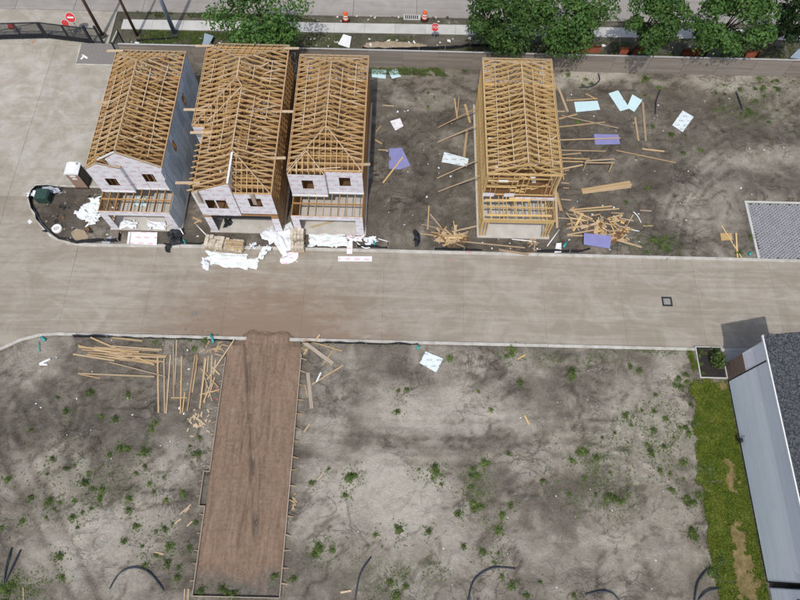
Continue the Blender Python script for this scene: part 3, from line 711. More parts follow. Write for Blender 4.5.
# right gable half, set back, and left gable, proud by 0.3 m
WIN = [(1.05, 1.95, 3.75, 4.85)]
panelwall(H1, 2.75, w, 2.22, zf-.08, Z2, [(3.95, 4.85, 4.0, 5.1)])
MB().prism([(1.9, Z2+.002), (w, Z2+.002), (w/2, Z2+rise), (1.9, Z2+rise-.7)], .02, 'y', 2.2).build('gable_panel', 'sheath', H1)
boxo('flashing', 2.78, w+.02, 2.16, 2.198, zf-.14, zf+.02, 'trim', H1)
panelwall(H1, -.02, 2.74, 1.92, zf-.08, Z2-.25, [(.95, 1.85, 3.8, 4.8)])
MB().prism([(-.02, Z2-.248), (2.74, Z2-.248), (2.74, Z2+.18), (1.15, Z2+.78), (-.02, Z2+.02)], .02, 'y', 1.9).build('gable_panel', 'sheath', H1)
MB().box(2.722, 2.74, 1.93, 2.2, zf-.08, Z2+.15).build('return_panel', 'sheath', H1)
boxo('flashing', -.04, 2.76, 1.86, 1.898, zf-.16, zf, 'trim', H1)
for (a, b, z0_, zz) in ((-.05, 1.15, Z2+.08, Z2+.86), (2.76, 1.15, Z2+.26, Z2+.86)):
    beam('gable_rafter', (a, 1.98, z0_), (b, 1.98, zz), .05, .12, 'fascia', H1); beam('gable_rafter', (a, 2.12, z0_-.02), (b, 2.6, zz-.02), .05, .12, 'wood', H1)
beam('gable_rafter', (w+.03, 2.26, Z2+.10), (w/2, 2.26, Z2+rise+.13), .06, .12, 'fascia', H1); beam('gable_rafter', (1.2, 2.26, Z2+.9), (w/2, 2.26, Z2+rise+.13), .06, .12, 'trim', H1)
# side cladding: staggered upright sheets, two small openings
row = 0; z = .17
for (za, zb) in ((.17, 1.9), (1.905, 3.55), (3.555, 5.05), (5.055, Z2+.06)):
    y = -.02-(.6 if row % 2 else 0); 
    while y < LL:
        a, b = max(y, -.02), min(y+.81, LL+.05)
        hole = (za == 3.555 and (abs((a+b)/2-5.4) < .42 or abs((a+b)/2-10.2) < .42))
        zt = zb if (a > 2.2 or zb < 3.6) else None
        if za > 3 and b < 2.3: y += .81; continue
        if za == 1.905 and b < 2.3: zz = 2.98
        else: zz = zb
        if b-a > .05:
            if hole:
                boxo('side_panel', w+.01, w+.028, a+.004, b-.004, za, za+.35, 'clad', H1); boxo('side_panel', w+.01, w+.028, a+.004, a+.25, za+.352, zz, 'clad', H1)
            else: boxo('side_panel', w+.01, w+.03+.004*random.random(), a+.03, b-.03, za+.02, zz-.02, 'clad', H1)
        y += .81
    row += 1
panelwall(H1, 2.3, LL, -.03, .2, Z2-.02, (), 'clad', .02, 'x')
outrigger(H1, LL-.1, -.8, .6, Z2+.2); outrigger(H1, 8.3, -.5, 1.0, Z2+.25)

# --- house with wide rear, half gable front and four window openings
H2 = house('framed house with jogged side and sheathed two-storey front carrying paired window openings', -16.2, 25.5, 6.1, 15.0, 0, 'wood_d', 'wood')
sl = .45; w = 6.1; L2 = 15.0; zf = floors(H2, w, L2, 0.05, 'wood_d', porch=False)
rise = sl*w/2; xw = -.9; jog = 6.3
boxo('foundation_slab', xw-.14, -.142, jog-.14, L2+.14, -.05, .158, 'slab', H2)
for (za, zb) in ((.16, 2.75), (3.02, Z2)):
    studwall(H2, (xw+.05, jog, 0), (xw+.05, L2, 0), za, zb, 'wood_d'); studwall(H2, (xw+.11, jog+.05, 0), (-.01, jog+.05, 0), za, zb, 'wood_d'); studwall(H2, (xw+.11, L2-.05, 0), (-.0, L2-.05, 0), za, zb, 'wood_d')
y = jog
while y < L2-.1:
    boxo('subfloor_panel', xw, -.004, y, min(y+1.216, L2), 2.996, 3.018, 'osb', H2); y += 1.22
panelwall(H2, xw, 0, jog-.012, 2.8, Z2-.02); boxo('corner_panel', -.021, -.003, 3.9, jog-.04, 3.1, Z2-.02, 'sheath', H2)
hww = (w-xw)/2; qd = 3.7/hww; y = .08
while y < L2-.1:
    if y < jog: 
        if y < w/2:  # left half gable, right half hip
            d = y; pts = [(0, 0), (w/2, rise), (w/2+.02, max(sl*d, .02)), (w-d, max(sl*d, .02)), (w, 0)] if d < w/2-.2 else [(0, 0), (w/2, rise), (w, 0)]
        else: pts = [(0, 0), (w/2, rise), (w, 0)]
    elif y-jog < 3.7:
        d = max((y-jog)/qd, .05); pts = [(xw, 0), (xw+d, sl*d), (-xw*0+d*.98+.0, sl*d), (w/2, rise+.02), (w, 0)]
        if pts[2][0] >= w/2-.1: pts = [(xw, 0), (xw+d, sl*d), (w, 0)]
    else: pts = hip_top(xw, w, L2-y, sl, 3.0)
    truss(H2, y, pts, Z2, 'wood'); y += SP
jacks(H2, xw, w, L2, -1, sl, Z2, 'wood', 3.0)
beam('hip_rafter', (xw, jog, Z2+.08), (xw+hww, jog+3.7, Z2+sl*hww+.12), .06, .10, 'fascia', H2)
beam('valley_rafter', (.25, jog+.3, Z2+.22), (w/2, jog+2.9, Z2+rise+.12), .06, .10, 'fascia', H2)
beam('ridge_board', (xw+hww, jog+3.7, Z2+sl*hww+.12), (w/2+.05, jog+2.9, Z2+rise+.12), .06, .10, 'fascia', H2)
x = xw+.5
while x < xw+hww-.2:
    d = x-xw; beam('jack_rafter', (x, jog, Z2+.05), (x, jog+d*qd, Z2+sl*d+.07), .045, .13, 'wood', H2); x += .5
x = w/2+.35
while x < w-.15:
    d = w-x; beam('jack_rafter', (x, 0, Z2+.04), (x, d, Z2+sl*d+.07), .045, .13, 'wood', H2); x += .42
beam('hip_rafter', (w, .02, Z2+.08), (w/2, w/2, Z2+rise+.12), .06, .10, 'fascia', H2)
MB().prism([(.02, Z2+.05), (.02, Z2+rise+.05), (w/2-.2, Z2+rise+.08)], .03, 'x', w/2+.03).build('gable_side_panel', 'sheath', H2)
boxo('ridge_flashing', w/2-.02, w/2+.12, .0, w/2-.2, Z2+rise+.10, Z2+rise+.15, 'trim', H2)
panelwall(H2, 0, jog-.05, -.028, .2, Z2-.3, (), 'sheath', .02, 'x'); panelwall(H2, jog, L2, xw-.03, .2, Z2-.02, (), 'sheath', .02, 'x')
braces(H2, 0, w, 3.1, jog+2.6, sl, Z2, 'wood'); braces(H2, xw, w, jog+3.7, L2-3.0, sl, Z2, 'wood')
eaves(H2, 0, w, .0, L2, Z2, left=False); boxo('fascia_board', xw-.05, xw-.012, jog, L2, Z2-.02, Z2+.14, 'fascia', H2)
y = .3
while y < jog-1.4: beam('rafter_tail', (-.42, y, Z2-.08), (.05, y, Z2+.1), .045, .12, 'wood', H2); y += SP
for k in range(3):
    panelwall(H2, 0, .6, -.034, .17, 2.42); panelwall(H2, w-.6, w, -.034, .17, 2.42); break
boxo('header_wrap', .6, w-.6, -.05, -.004, 2.42, 2.78, 'black', H2)
panelwall(H2, 0, w/2+.1, -.034, 2.79, Z2, [(.75, 1.5, 3.85, 5.1), (1.62, 2.4, 3.85, 5.1)])
panelwall(H2, w/2+.1, w, .06, 2.79, Z2, [(4.15, 5.15, 4.1, 5.3)])
MB().prism([(0, Z2+.002), (w/2+.1, Z2+.002), (w/2+.1, Z2+rise-.05), (w/2-.1, Z2+rise+.02), (0, Z2+.1)], .02, 'y', -.054).build('gable_panel', 'sheath', H2)
studwall(H2, (.11, .03, 0), (w/2, .03, 0), 3.02, Z2, 'wood_d', skip=[(.7, 2.4)])
boxo('loose_panel', .35, .62, -.3, -.06, 5.0, 6.4, 'wood_g', H2); boxo('loose_panel', 4.5, 4.8, -.1, .02, 4.6, 6.1, 'wood_g', H2)
outrigger(H2, L2-.3, xw-1.0, xw+.6, Z2+.2); outrigger(H2, L2-.35, w-.6, w+.9, Z2+.2); outrigger(H2, 8.0, xw-1.0, w+1.0, Z2+.02); outrigger(H2, 5.7, -1.0, .8, Z2+.03); outrigger(H2, .9, -1.4, .5, Z2+.03); outrigger(H2, 3.4, w-.6, w+.8, Z2+.03)

# --- hip-roofed house beside the yard
H3 = house('framed house with open hip trusses and sheathed front panels of two depths', -9.05, 25.5, 5.85, LL, 2.3, 'wood_d', 'wood')
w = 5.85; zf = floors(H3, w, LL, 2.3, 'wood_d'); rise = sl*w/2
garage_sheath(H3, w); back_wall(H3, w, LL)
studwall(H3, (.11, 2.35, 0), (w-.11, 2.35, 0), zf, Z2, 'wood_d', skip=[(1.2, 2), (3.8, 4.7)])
y = 2.35
while y < LL-.1:
    truss(H3, y, hip_top(0, w, max(.06, y-2.3), sl, 3.27) if y < 7 else hip_top(0, w, LL-y, sl, 1.9), Z2, 'wood'); y += SP
jacks(H3, 0, w, LL, -1, sl, Z2, 'wood', 1.9); jacks(H3, 0, w, 2.3, 1, sl, Z2, 'wood', 3.27, .45)
braces(H3, 0, w, 2.3+3.27, LL-1.9, sl, Z2, 'wood'); eaves(H3, 0, w, 2.2, LL, Z2)
panelwall(H3, 2.95, w, 2.26, zf-.06, Z2, [(3.95, 4.85, 4.0, 5.2)]); panelwall(H3, -.02, 2.9, 1.95, zf-.06, Z2, [(1.0, 1.9, 3.95, 5.15)])
boxo('return_panel', 2.902, 2.92, 1.94, 2.25, zf-.06, Z2, 'sheath', H3)
boxo('flashing', 2.95, w+.02, 2.2, 2.238, zf-.15, zf+.02, 'trim', H3); boxo('flashing', -.04, 2.93, 1.89, 1.928, zf-.15, zf+.02, 'trim', H3)
for k in range(6):
    x = .3+k*.46; d = min(x, 2.9-x); beam('jack_rafter', (x, 1.95, Z2+.05), (x, 1.95+d*1.15, Z2+sl*d+.1), .045, .12, 'wood', H3)
beam('hip_rafter', (0, 1.93, Z2+.08), (1.45, 1.95+1.68, Z2+sl*1.45+.13), .06, .10, 'fascia', H3); beam('hip_rafter', (2.9, 1.93, Z2+.08), (1.45, 1.95+1.68, Z2+sl*1.45+.13), .06, .10, 'fascia', H3)
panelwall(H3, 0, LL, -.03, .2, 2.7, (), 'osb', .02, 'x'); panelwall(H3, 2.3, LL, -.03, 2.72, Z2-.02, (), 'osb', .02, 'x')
outrigger(H3, 3.0, w-.5, w+.6, Z2+.02, 'scrap')
beam('loose_board', (1.2, .5, .22), (3.2, 1.2, .22), .14, .05, 'scrap', H3)

# --- fresh framed house standing alone in the yard
H4 = house('bare framed house with golden stud walls and scarcely any sheathing, standing alone', 6.6, 25.6, 5.9, LL, 2.3, 'wood_o', 'wood_o')
w = 5.9; zf = floors(H4, w, LL, 2.3, 'wood_o'); rise = sl*w/2
studwall(H4, (.11, 2.35, 0), (w-.11, 2.35, 0), zf, Z2, 'wood_o', skip=[(1.1, 1.9), (3.6, 4.7)])
y = 2.35
while y < LL-.1:
    truss(H4, y, hip_top(0, w, LL-y, sl, 1.7), Z2, 'wood_o'); y += SP
jacks(H4, 0, w, LL, -1, sl, Z2, 'wood_o', 1.7); braces(H4, 0, w, 2.4, LL-1.7, sl, Z2, 'wood_o'); eaves(H4, 0, w, 2.3, LL, Z2)
panelwall(H4, 0, w, LL+.032, 3.1, Z2-.1, [(1.0, 2.2, 3.9, 5.0), (3.6, 4.8, 3.9, 5.0)])
panelwall(H4, -.02, 2.6, 2.2, zf-.08, zf+.42, [(.95, 1.75, zf-.2, zf+.6)]); panelwall(H4, 2.7, w+.05, 1.95, zf-.12, zf+.3)
boxo('window_header', .95, 1.8, 2.22, 2.3, 4.9, 5.15, 'wood_o', H4); boxo('white_board', 1.0, 1.75, 2.1, 2.19, 5.2, 5.32, 'trim', H4)
for (xa, ya, xb, yb) in ((.6, 2.6, 5.2, 3.6), (2.5, 2.9, 5.7, 3.5), (.4, 3.4, 3.1, 2.9)):
    beam('loose_board', (xa, ya, Z2+.2), (xb, yb, Z2+.25), .09, .04, 'fascia', H4)
beam('loose_board', (2.0, 1.6, .24), (4.0, 4.0, 1.8), .14, .05, 'scrap', H4)
for (f_, t_) in (((3.15, 37.0), (0, 37.9, 1.8)), ((3.05, 35.3), (0, 36.2, 1.5)), ((3.05, 31.4), (0, 32.5, 1.4)), ((3.15, 30.0), (0, 30.3, 2.2))):
    beam('wall_brace', (f_[0]-6.6, f_[1]-25.6, .08), (-.03, t_[1]-25.6, t_[2]), .09, .045, 'scrap', H4)
for (za, y_) in ((4.1, 2.28), (4.95, 2.28), (3.6, 2.75), (4.4, 2.9)): boxo('ledger_board', .2, 5.6 if y_ > 2.5 else 2.6, y_, y_+.045, za, za+.14, 'wood_o', H4)
for k in range(9): xa = random.uniform(.4, 4.2); ya = random.uniform(2.6, 4.5); beam('loose_board', (xa, ya, zf+.06), (xa+random.uniform(.6, 1.6), ya+random.uniform(-.5, .5), zf+.08), .14, .04, 'wood_o', H4)
beam('corner_brace', (w+.9, 1.0, .1), (w+.05, 3.1, 3.6), .22, .04, 'scrap', H4)
for k, (ya, xa, xb) in enumerate(((.35, .3, 5.6), (1.75, .2, 3.9), (1.95, 2.2, 5.7))): beam('deck_plank', (xa, ya, 3.02+.02*k), (xb, ya+.06, 3.02+.02*k), .2, .035, 'wood_o', H4)
for k in range(5): boxo('joist_end', .62+k*1.05, .67+k*1.05, .0, 2.2, 2.76, 2.98, 'wood_o', H4)
for y in (.3, .9, 2.2): beam('wall_brace', (.02, y, .2), (.02, y+1.6, 2.7), .03, .14, 'wood_o', H4)

# ---------------------------------------------------------------- grey neighbour house
HN = empty('grey_house', (25.7, -.9, 0)); tag(HN, 'finished grey lap-sided house with charcoal shingle roof and brown brick corner', 'house')
rs = .42; xr_ = 3.35; ZE = 5.72; WN = 6.7; LN = 15.6; yb = 14.2
boxo('foundation', .03, WN, 0.02, LN-1.43, -.05, .2, 'slab', HN)
boxo('inner_wall', .05, WN-.05, .06, LN-1.43, .2, ZE, 'mortar', HN); boxo('inner_wall', .05, xr_-.02, LN-1.43, LN-.06, -.05, ZE, 'mortar', HN); MB().prism([(LN-1.42, .2), (LN-.02, .2), (LN-.02, ZE+rs*xr_-.05), (LN-1.42, ZE+rs*xr_-.05)], .03, 'x', xr_-.01).build('return_wall', 'sidingf', HN)
def siding(y0, y1, z0, z1, mat, x=0.0, axis='x'):
    m = MB(); z = z0
    while z < z1-.01:
        zt = min(z+.19, z1); b = len(m.v)
        m.v += [(x-.030, y0, z), (x-.030, y1, z), (x-.010, y1, zt), (x-.010, y0, zt), (x+.03, y0, z), (x+.03, y1, z)]
        m.f += [(b, b+3, b+2, b+1), (b, b+1, b+5, b+4)]; z = zt
    return tag(m.build('lap_siding', mat, HN), kind='stuff')
siding(0.06, yb-.05, .22, ZE-.02, 'siding'); siding(yb+.05, LN-.06, 2.75, ZE-.02, 'sidingf')
boxo('corner_trim', -.045, .04, yb-.05, yb+.05, .15, ZE-.02, 'iron', HN); boxo('corner_trim', -.045, .04, LN-.06, LN+.02, 2.75, ZE-.02, 'trim', HN); boxo('corner_trim', -.045, .04, -.02, .06, .1, ZE-.02, 'iron', HN)
boxo('base_flashing', -.05, .03, .06, yb-.05, .12, .22, 'iron', HN)
m = MB(); mo = MB(); z = .15; r = 0
while z < 2.7:
    y = yb+.05-(.13 if r % 2 else 0)
    while y < LN:
        a, b = max(y, yb+.05), min(y+.245, LN); 
        if b-a > .03: m.box(-.05-.01*random.random(), .0, a, b, z, z+.08)
        y += .26
    z += .093; r += 1
tag(m.build('brick_courses', 'brick', HN), kind='stuff'); boxo('mortar_bed', -.03, .04, yb+.052, LN-.002, .15, 2.73, 'mortar', HN)
boxo('brick_front', .04, xr_, LN-.02, LN+.03, .15, 2.7, 'brick', HN); boxo('front_siding', .04, xr_, LN-.018, LN+.02, 2.72, ZE-.01, 'sidingf', HN)
boxo('rear_siding', .04, WN, -.02, .02, .2, ZE-.01, 'siding', HN)
rs = .42; xr_ = 3.35
MB().prism([(.04, ZE), (xr_, ZE), (xr_, ZE+rs*xr_-.1)], .04, 'y', LN-.04).build('front_gable', 'sidingf', HN)
MB().prism([(xr_, ZE), (WN, ZE), (xr_, ZE+rs*xr_-.1)], .04, 'y', LN-1.44).build('rear_gable', 'sidingf', HN)
for side in (0, 1):
    xe, sgn = (-.07, 1) if side == 0 else (2*xr_+.07, -1)
    m = MB(); mm = MB(); ln = xr_+.07; y0, y1 = -.25, LN+.38-(1.4 if side else 0); n = int(ln/.145)
    def zz(d): return ZE+.02+rs*(d)
    a = Vector((xe, 0, zz(0))); 
    MB_ = MB(); MB_.v = [(xe, y0, zz(0)-.03), (xe, y1, zz(0)-.03), (xe+sgn*ln, y1, zz(ln)-.03), (xe+sgn*ln, y0, zz(ln)-.03), (xe, y0, zz(0)-.12), (xe, y1, zz(0)-.12), (xe+sgn*ln, y1, zz(ln)-.12), (xe+sgn*ln, y0, zz(ln)-.12)]
    MB_.f = [(0, 1, 2, 3), (7, 6, 5, 4), (0, 4, 5, 1), (3, 2, 6, 7), (0, 3, 7, 4), (1, 5, 6, 2)]
    roof = MB_.build('roof', 'shingle', HN)
    for i in range(n):
        d0 = i*.145; y = y0-(.17 if i % 2 else 0)
        while y < y1:
            ww = random.choice((.25, .33, .40)); ya, yb_ = max(y, y0), min(y+ww-.012, y1); lift = random.choice((.006, .012, .02))
            if yb_-ya > .04:
                b = len(m.v); d1 = d0+.17
                m.v += [(xe+sgn*d0, ya, zz(d0)-.02+lift+.012), (xe+sgn*d0, yb_, zz(d0)-.02+lift+.012), (xe+sgn*d1, yb_, zz(d1)-.025+lift), (xe+sgn*d1, ya, zz(d1)-.025+lift), (xe+sgn*d0, ya, zz(d0)-.035), (xe+sgn*d0, yb_, zz(d0)-.035)]
                m.f += [(b, b+1, b+2, b+3), (b, b+4, b+5, b+1)]
            y += ww
    tag(m.build('shingles', 'shingle', roof), kind='stuff')
boxo('ridge_cap', xr_-.14, xr_+.14, -.25, LN+.37, ZE+rs*(xr_+.07)-.01, ZE+rs*(xr_+.07)+.04, 'shingle', HN)
boxo('gutter', -.16, -.075, -.25, LN+.36, ZE-.12, ZE+.03, 'trim', HN); boxo('soffit', -.07, .03, -.2, LN+.33, ZE-.14, ZE-.11, 'trim', HN)
boxo('rake_board', -.07, .0, LN+.385, LN+.41, ZE-.1, ZE+.02, 'trim', HN)
gm_ = empty('gas_meter', (25.7-.25, 9.0, 0)); gm_.location = G(741, 441, .3); gm_.location.x = 25.45; gm_.location.z = 0; tag(gm_, 'small dark gas meter standing against the grey lap-sided wall', 'gas meter')
MB().box(-.11, .09, -.14, .14, .45, .78).build('meter_body', 'iron', gm_); MB().tube([(0, -.2, .0), (0, -.2, .62), (0, -.1, .7)], .022).build('riser_pipe', 'iron', gm_); MB().tube([(0, .12, .7), (.0, .24, .8), (.22, .24, .9)], .02).build('outlet_pipe', 'iron', gm_)
HB = empty('grey_house', (25.78, -16, 0)); tag(HB, 'second grey-sided house set hard behind the first, small dark window at its corner', 'house')
boxo('wall', 0, 6.6, 0, 14.75, -.05, 5.7, 'siding', HB)
m = MB(); z = .2
while z < 5.6: m.v += [(-.03, 0, z), (-.03, 14.7, z), (-.008, 14.7, z+.19), (-.008, 0, z+.19)]; b = len(m.v)-4; m.f.append((b, b+3, b+2, b+1)); z += .19
tag(m.build('lap_siding', 'siding', HB), kind='stuff'); boxo('window', -.05, .0, 13.3, 14.2, 3.0, 4.3, 'glass', HB)
MB().prism([(-.3, 5.7), (6.9, 5.7), (3.3, 7.2)], 14.9, 'y', -.2).build('roof', 'shingle', HB)

# planter with mulch and shrub beside the brick corner
pl = empty('planter_bed', (23.5, 13.5, 0)); tag(pl, 'white-edged square planting bed filled with dark mulch by the brick corner', 'planter')
for (a, b, c, d) in ((0, 2.15, -.02, .06), (0, 2.15, 2.5, 2.58), (0, .08, .062, 2.498), (2.07, 2.15, .062, 2.498)): boxo('edging', a, b, c, d, .0, .2, 'walk', pl)
mg = gridmesh('mulch', np.linspace(.13, 2.02, 22), np.linspace(.07, 2.49, 26), lambda X, Y: .15+.06*(fbm(X*4, Y*4, 3, 3)-.5), 'mulch', True, parent=pl)
flatpoly('driveway', [(25.78, 14.75), (33, 14.75), (33, 15.98), (25.78, 15.98)], .09, 'slab'); tag(bpy.data.objects['driveway'], kind='structure')

# ---------------------------------------------------------------- paver drive
pv = empty('paver_driveway'); tag(pv, kind='structure')
boxo('bedding', 30.3, 44, 23.9, 29.6, -.1, .015, 'mulch', pv)
m = MB(); mv = MB(); c45, s45 = math.cos(R(38)), math.sin(R(38)); a_, b_ = .30, .21
for i in range(-60, 80):
    for j in range(-70, 80):
        ox = (i*a_+(j % 2)*a_*.5); oy = j*b_
        px, py = 36+ox*c45-oy*s45, 26.5+ox*s45+oy*c45
        if not (30.45 < px < 43 and 24.15 < py < 29.58): continue
        T = Matrix.Translation((px, py, random.uniform(-.004, .004))) @ Matrix.Rotation(R(38), 4, 'Z')
        b = len(m.v); hx, hy = a_*.5-.004, b_*.5-.004
        for (q, w_, z_) in ((-hx, -hy, .07), (hx, -hy, .07), (hx, hy, .07), (-hx, hy, .07), (-hx, -hy, .0), (hx, -hy, .0), (hx, hy, .0), (-hx, hy, .0)): m.v.append(tuple(T @ Vector((q, w_, z_))))
        m.f += [(b, b+1, b+2, b+3), (b, b+4, b+5, b+1), (b+1, b+5, b+6, b+2), (b+2, b+6, b+7, b+3), (b+3, b+7, b+4, b)]
        b = len(mv.v); vx, vy = .085*random.uniform(.8, 1.1), .022
        for (q, w_) in ((-vx, -vy), (vx, -vy), (vx, vy), (-vx, vy)): mv.v.append(tuple(T @ Vector((q, hy*.9+w_, .079))))
        mv.f.append((b, b+1, b+2, b+3))
tag(mv.build('joint_openings', 'mulch', pv), kind='stuff')
tag(m.build('pavers', 'paver', pv), kind='stuff')
boxo('edging', 30.2, 30.42, 24.13, 29.6, -.1, .12, 'walk', pv); boxo('edging', 30.2, 44, 29.61, 29.8, -.1, .12, 'walk', pv)

# ---------------------------------------------------------------- timber fence
fn = empty('timber_fence', (-27.2, 44.15, 0)); tag(fn, 'long weathered grey fence of level boards along the back of the lots', 'fence')
FL = 74.0; n = 22; pw = FL/n
for i in range(n):
    for k in range(8):
        boxo('board', i*pw+.012, (i+1)*pw-.012, -.012+random.uniform(-.008, .008), .014, .08+k*.262, .08+k*.262+.250, 'fence', fn)
    boxo('cap_board', i*pw+.003, (i+1)*pw-.003, -.07, .10, 2.18, 2.22, 'fence_cap', fn)
for i in range(n+1): boxo('post', i*pw-.05, i*pw+.05, .03, .13, -.1, 2.178, 'fence', fn)

# ---------------------------------------------------------------- black gate and iron fence
gt = empty('iron_gate', (-42.5, 46.5, 0)); tag(gt, 'long black iron vehicle gate across the pale concrete apron', 'gate')
for (xa, xb, ya, yb2) in ((0, 6.9, -.1, .35), (6.95, 11.4, .35, -.2)):
    for z, th in ((.15, .10), (1.95, .09), (.55, .06)):
        beam('rail', (xa, ya, z), (xb, yb2, z), .07, th, 'iron', gt)
    nn = int((xb-xa)/.14)
    for i in range(nn+1):
        t = i/nn; x_, y_ = xa+(xb-xa)*t, ya+(yb2-ya)*t; bigp = i in (0, nn) or i % 16 == 0
        wv = .05 if bigp else .024
        boxo('upright' if bigp else 'picket', x_-wv, x_+wv, y_-wv, y_+wv, .05, 1.9, 'iron', gt)
    beam('kick_plate', (xa+.1, ya+.02, .36), (xb-.1, yb2+.02, .42), .02, .42, 'iron', gt)
    beam('brace', (xa+.2, ya, .6), (xb-.2, yb2, 1.9), .03, .05, 'iron', gt)
gp = empty('iron_fence', (-31.0, 46.3, 0)); tag(gp, 'short black iron fence return with heavy posts beside the timber pole', 'fence')
for x_ in (0, 1.05): boxo('post', x_-.09, x_+.09, -.09, .09, 0, 2.2, 'iron', gp)
for i in range(8): boxo('picket', .13+i*.115, .16+i*.115, -.015, .015, .1, 2.0, 'iron', gp)
for z in (.25, 1.9): boxo('rail', .09, .96, -.025, .025, z, z+.05, 'iron', gp)
sp_ = empty('picket_fence_panel', (-27.55, 45.75, 0), R(-98)); tag(sp_, 'black spear-topped iron fence panel end-on to the timber fence', 'fence')
for x_ in (0, 1.6): boxo('post', x_-.05, x_+.05, -.05, .05, 0, 2.35, 'iron', sp_)
for i in range(12): boxo('picket', .1+i*.122, .125+i*.122, -.012, .012, .12, 2.2, 'iron', sp_); MB().lathe([(.03, 2.2), (.045, 2.27), (.0, 2.4)], 6, (.112+i*.122, 0)).build('spear_tip', 'trim', sp_)
for z in (.3, 1.95): boxo('rail', .05, 1.55, -.02, .02, z, z+.05, 'iron', sp_)

# ---------------------------------------------------------------- poles, signs, drums, inlet
def polef(p, r, mat, label, hgt=11):
    o = empty('utility_pole', (p.x, p.y, 0)); tag(o, label, 'pole')
    MB().tube([(0, 0, -.1), (0, 0, hgt*.5), (0, 0, hgt)], [r, r*.85, r*.7], 12).build('shaft', mat, o, True)
    MB().lathe([(r*2.2, .0), (r*2.2, .12), (r*1.1, .2)], 14).build('collar', 'grate' if mat == 'steelpole' else 'bark', o)
    MB().box(-1.1, 1.1, -.06, .06, hgt-.9, hgt-.75).build('crossarm', 'pole', o)
    for k in (-.9, 0, .9): MB().lathe([(.05, hgt-.75), (.07, hgt-.62), (.0, hgt-.55)], 8, (k, 0)).build('insulator', 'grate', o)
polef(G(103, 36, 0), .17, 'pole', 'brown timber pole rising beside the end of the iron gate')
polef(G(138, 37, 0), .15, 'pole', 'brown timber pole rising between the grey steel pole and the gate pole')
polef(G(175, 34, 0), .22, 'steelpole', 'thick grey-blue steel pole rising from the grass verge')
def disc(r, n, t=.02):
    return [(r*math.cos(2*math.pi*(k+.5)/n), r*math.sin(2*math.pi*(k+.5)/n)) for k in range(n)]
def signf(base, hgt, n, r, label, tilt, bar, text=None):
    o = empty('road_sign', base, 0); tag(o, label, 'sign')
    MB().tube([(0, 0, -.1), (0, 0, hgt+.2)], .035, 8).build('signpost', 'steelpole', o)
    f = empty('face', (0, -.05, hgt), 0, o); f.rotation_euler = (R(90-tilt), 0, 0)
    MB().prism(disc(r, n), .015, 'z', 0).build('plate', 'red', f) 
    MB().prism(disc(r*1.07, n), .008, 'z', -.011).build('border', 'trim', f)
    if bar: MB().box(-r*.68, r*.68, -r*.16, r*.16, .016, .02).build('bar', 'trim', f)
    if text:
        c = bpy.data.curves.new('lettering', 'FONT'); c.body = text; c.size = r*.85; c.align_x = 'CENTER'; c.align_y = 'CENTER'; c.extrude = .002
        c.materials.append(M['trim']); t0 = bpy.data.objects.new('tmp', c); COL.objects.link(t0); me = bpy.data.meshes.new_from_object(t0.evaluated_get(bpy.context.evaluated_depsgraph_get())); bpy.data.objects.remove(t0)
        t = bpy.data.objects.new('lettering', me); t.location = (0, 0, .019); link(t, f)
p = G(81, 33, 0); signf((p.x-.1, p.y, 0), 1.95, 24, .44, 'round red no-entry sign with a white bar behind the gate', 25, True)
p = G(79, 36, 0); signf((p.x-.5, p.y-.1, 0), 1.7, 24, .34, 'smaller faded round red sign close beside the no-entry sign', 25, False)
p = G(434, 41, 0); signf((p.x, p.y, 0), 1.75, 8, .38, 'red octagonal stop sign on a thin post by the sidewalk', 25, False, 'STOP')
p = G(16, 33, 0); signf((p.x, p.y, 0), .9, 4, .42, 'small orange-red square sign behind the left end of the gate', 25, False)
def drum(p, label, tilt=(0, 0)):
    o = empty('traffic_drum', (p.x, p.y, .02)); o.rotation_euler = (tilt[0], tilt[1], .3); tag(o, label, 'traffic drum', 'orange drums along the road edge')
    MB().lathe([(.0, .06), (.30, .06), (.28, .35)], 18).build('barrel', 'orange', o, True)
    for z, mt in ((.35, 'trim'), (.5, 'orange'), (.65, 'trim'), (.8, 'orange')): MB().lathe([(.28-(z-.35)*.1, z), (.28-(z-.20)*.1, z+.15)], 18).build('band', mt, o, True)
    MB().lathe([(.215, .95), (.15, 1.02), (.0, 1.02)], 18).build('lid', 'orange', o); MB().lathe([(0, .07), (.44, .06), (.46, 0), (.0, 0)], 18).build('rubber_base', 'black', o)
drum(G(346, 21, 0), 'orange traffic drum with white bands standing on a black rubber base'); drum(G(424.5, 20, 0), 'orange traffic drum beside the kerb inlet')
il = empty('kerb_inlet', G(412, 18, 0)); tag(il, 'concrete storm drain inlet with dark grate at the road edge', 'drain'); il.location.z = .0
boxo('frame', -.85, .85, -.35, .35, -.05, .10, 'walk', il)
for k in range(7): boxo('bar', -.7+k*.2, -.58+k*.2, -.25, .25, .102, .125, 'grate', il)
mh = empty('storm_grate', G(667, 301.5, 0)); mh.location.z = 0; tag(mh, 'square dark storm grate set in the concrete street', 'grate')
for (a, b, c, d) in ((-.42, .42, -.42, -.27), (-.42, .42, .27, .42), (-.42, -.27, -.268, .268), (.27, .42, -.268, .268)): boxo('frame', a, b, c, d, -.02, .014, 'grate', mh)
boxo('pit', -.27, .27, -.268, .268, -.02, .005, 'kerb', mh)
for k in range(4): boxo('bar', -.22+k*.13, -.17+k*.13, -.267, .267, .006, .016, 'grate', mh)
mc = empty('manhole_cover', G(194.5, 313.7, 0)); mc.location.z = .0; tag(mc, 'small round manhole cover in the muddy street', 'manhole'); MB().lathe([(.24, .002), (.23, .010), (.0, .011)], 22).build('lid', 'mortar', mc); MB().lathe([(.28, .0), (.28, .006), (.245, .007)], 22).build('ring', 'street', mc)
mr = empty('manhole_ring', GG(57.5, 229)); tag(mr, 'white concrete manhole ring in the soil inside the kerb curve', 'manhole')
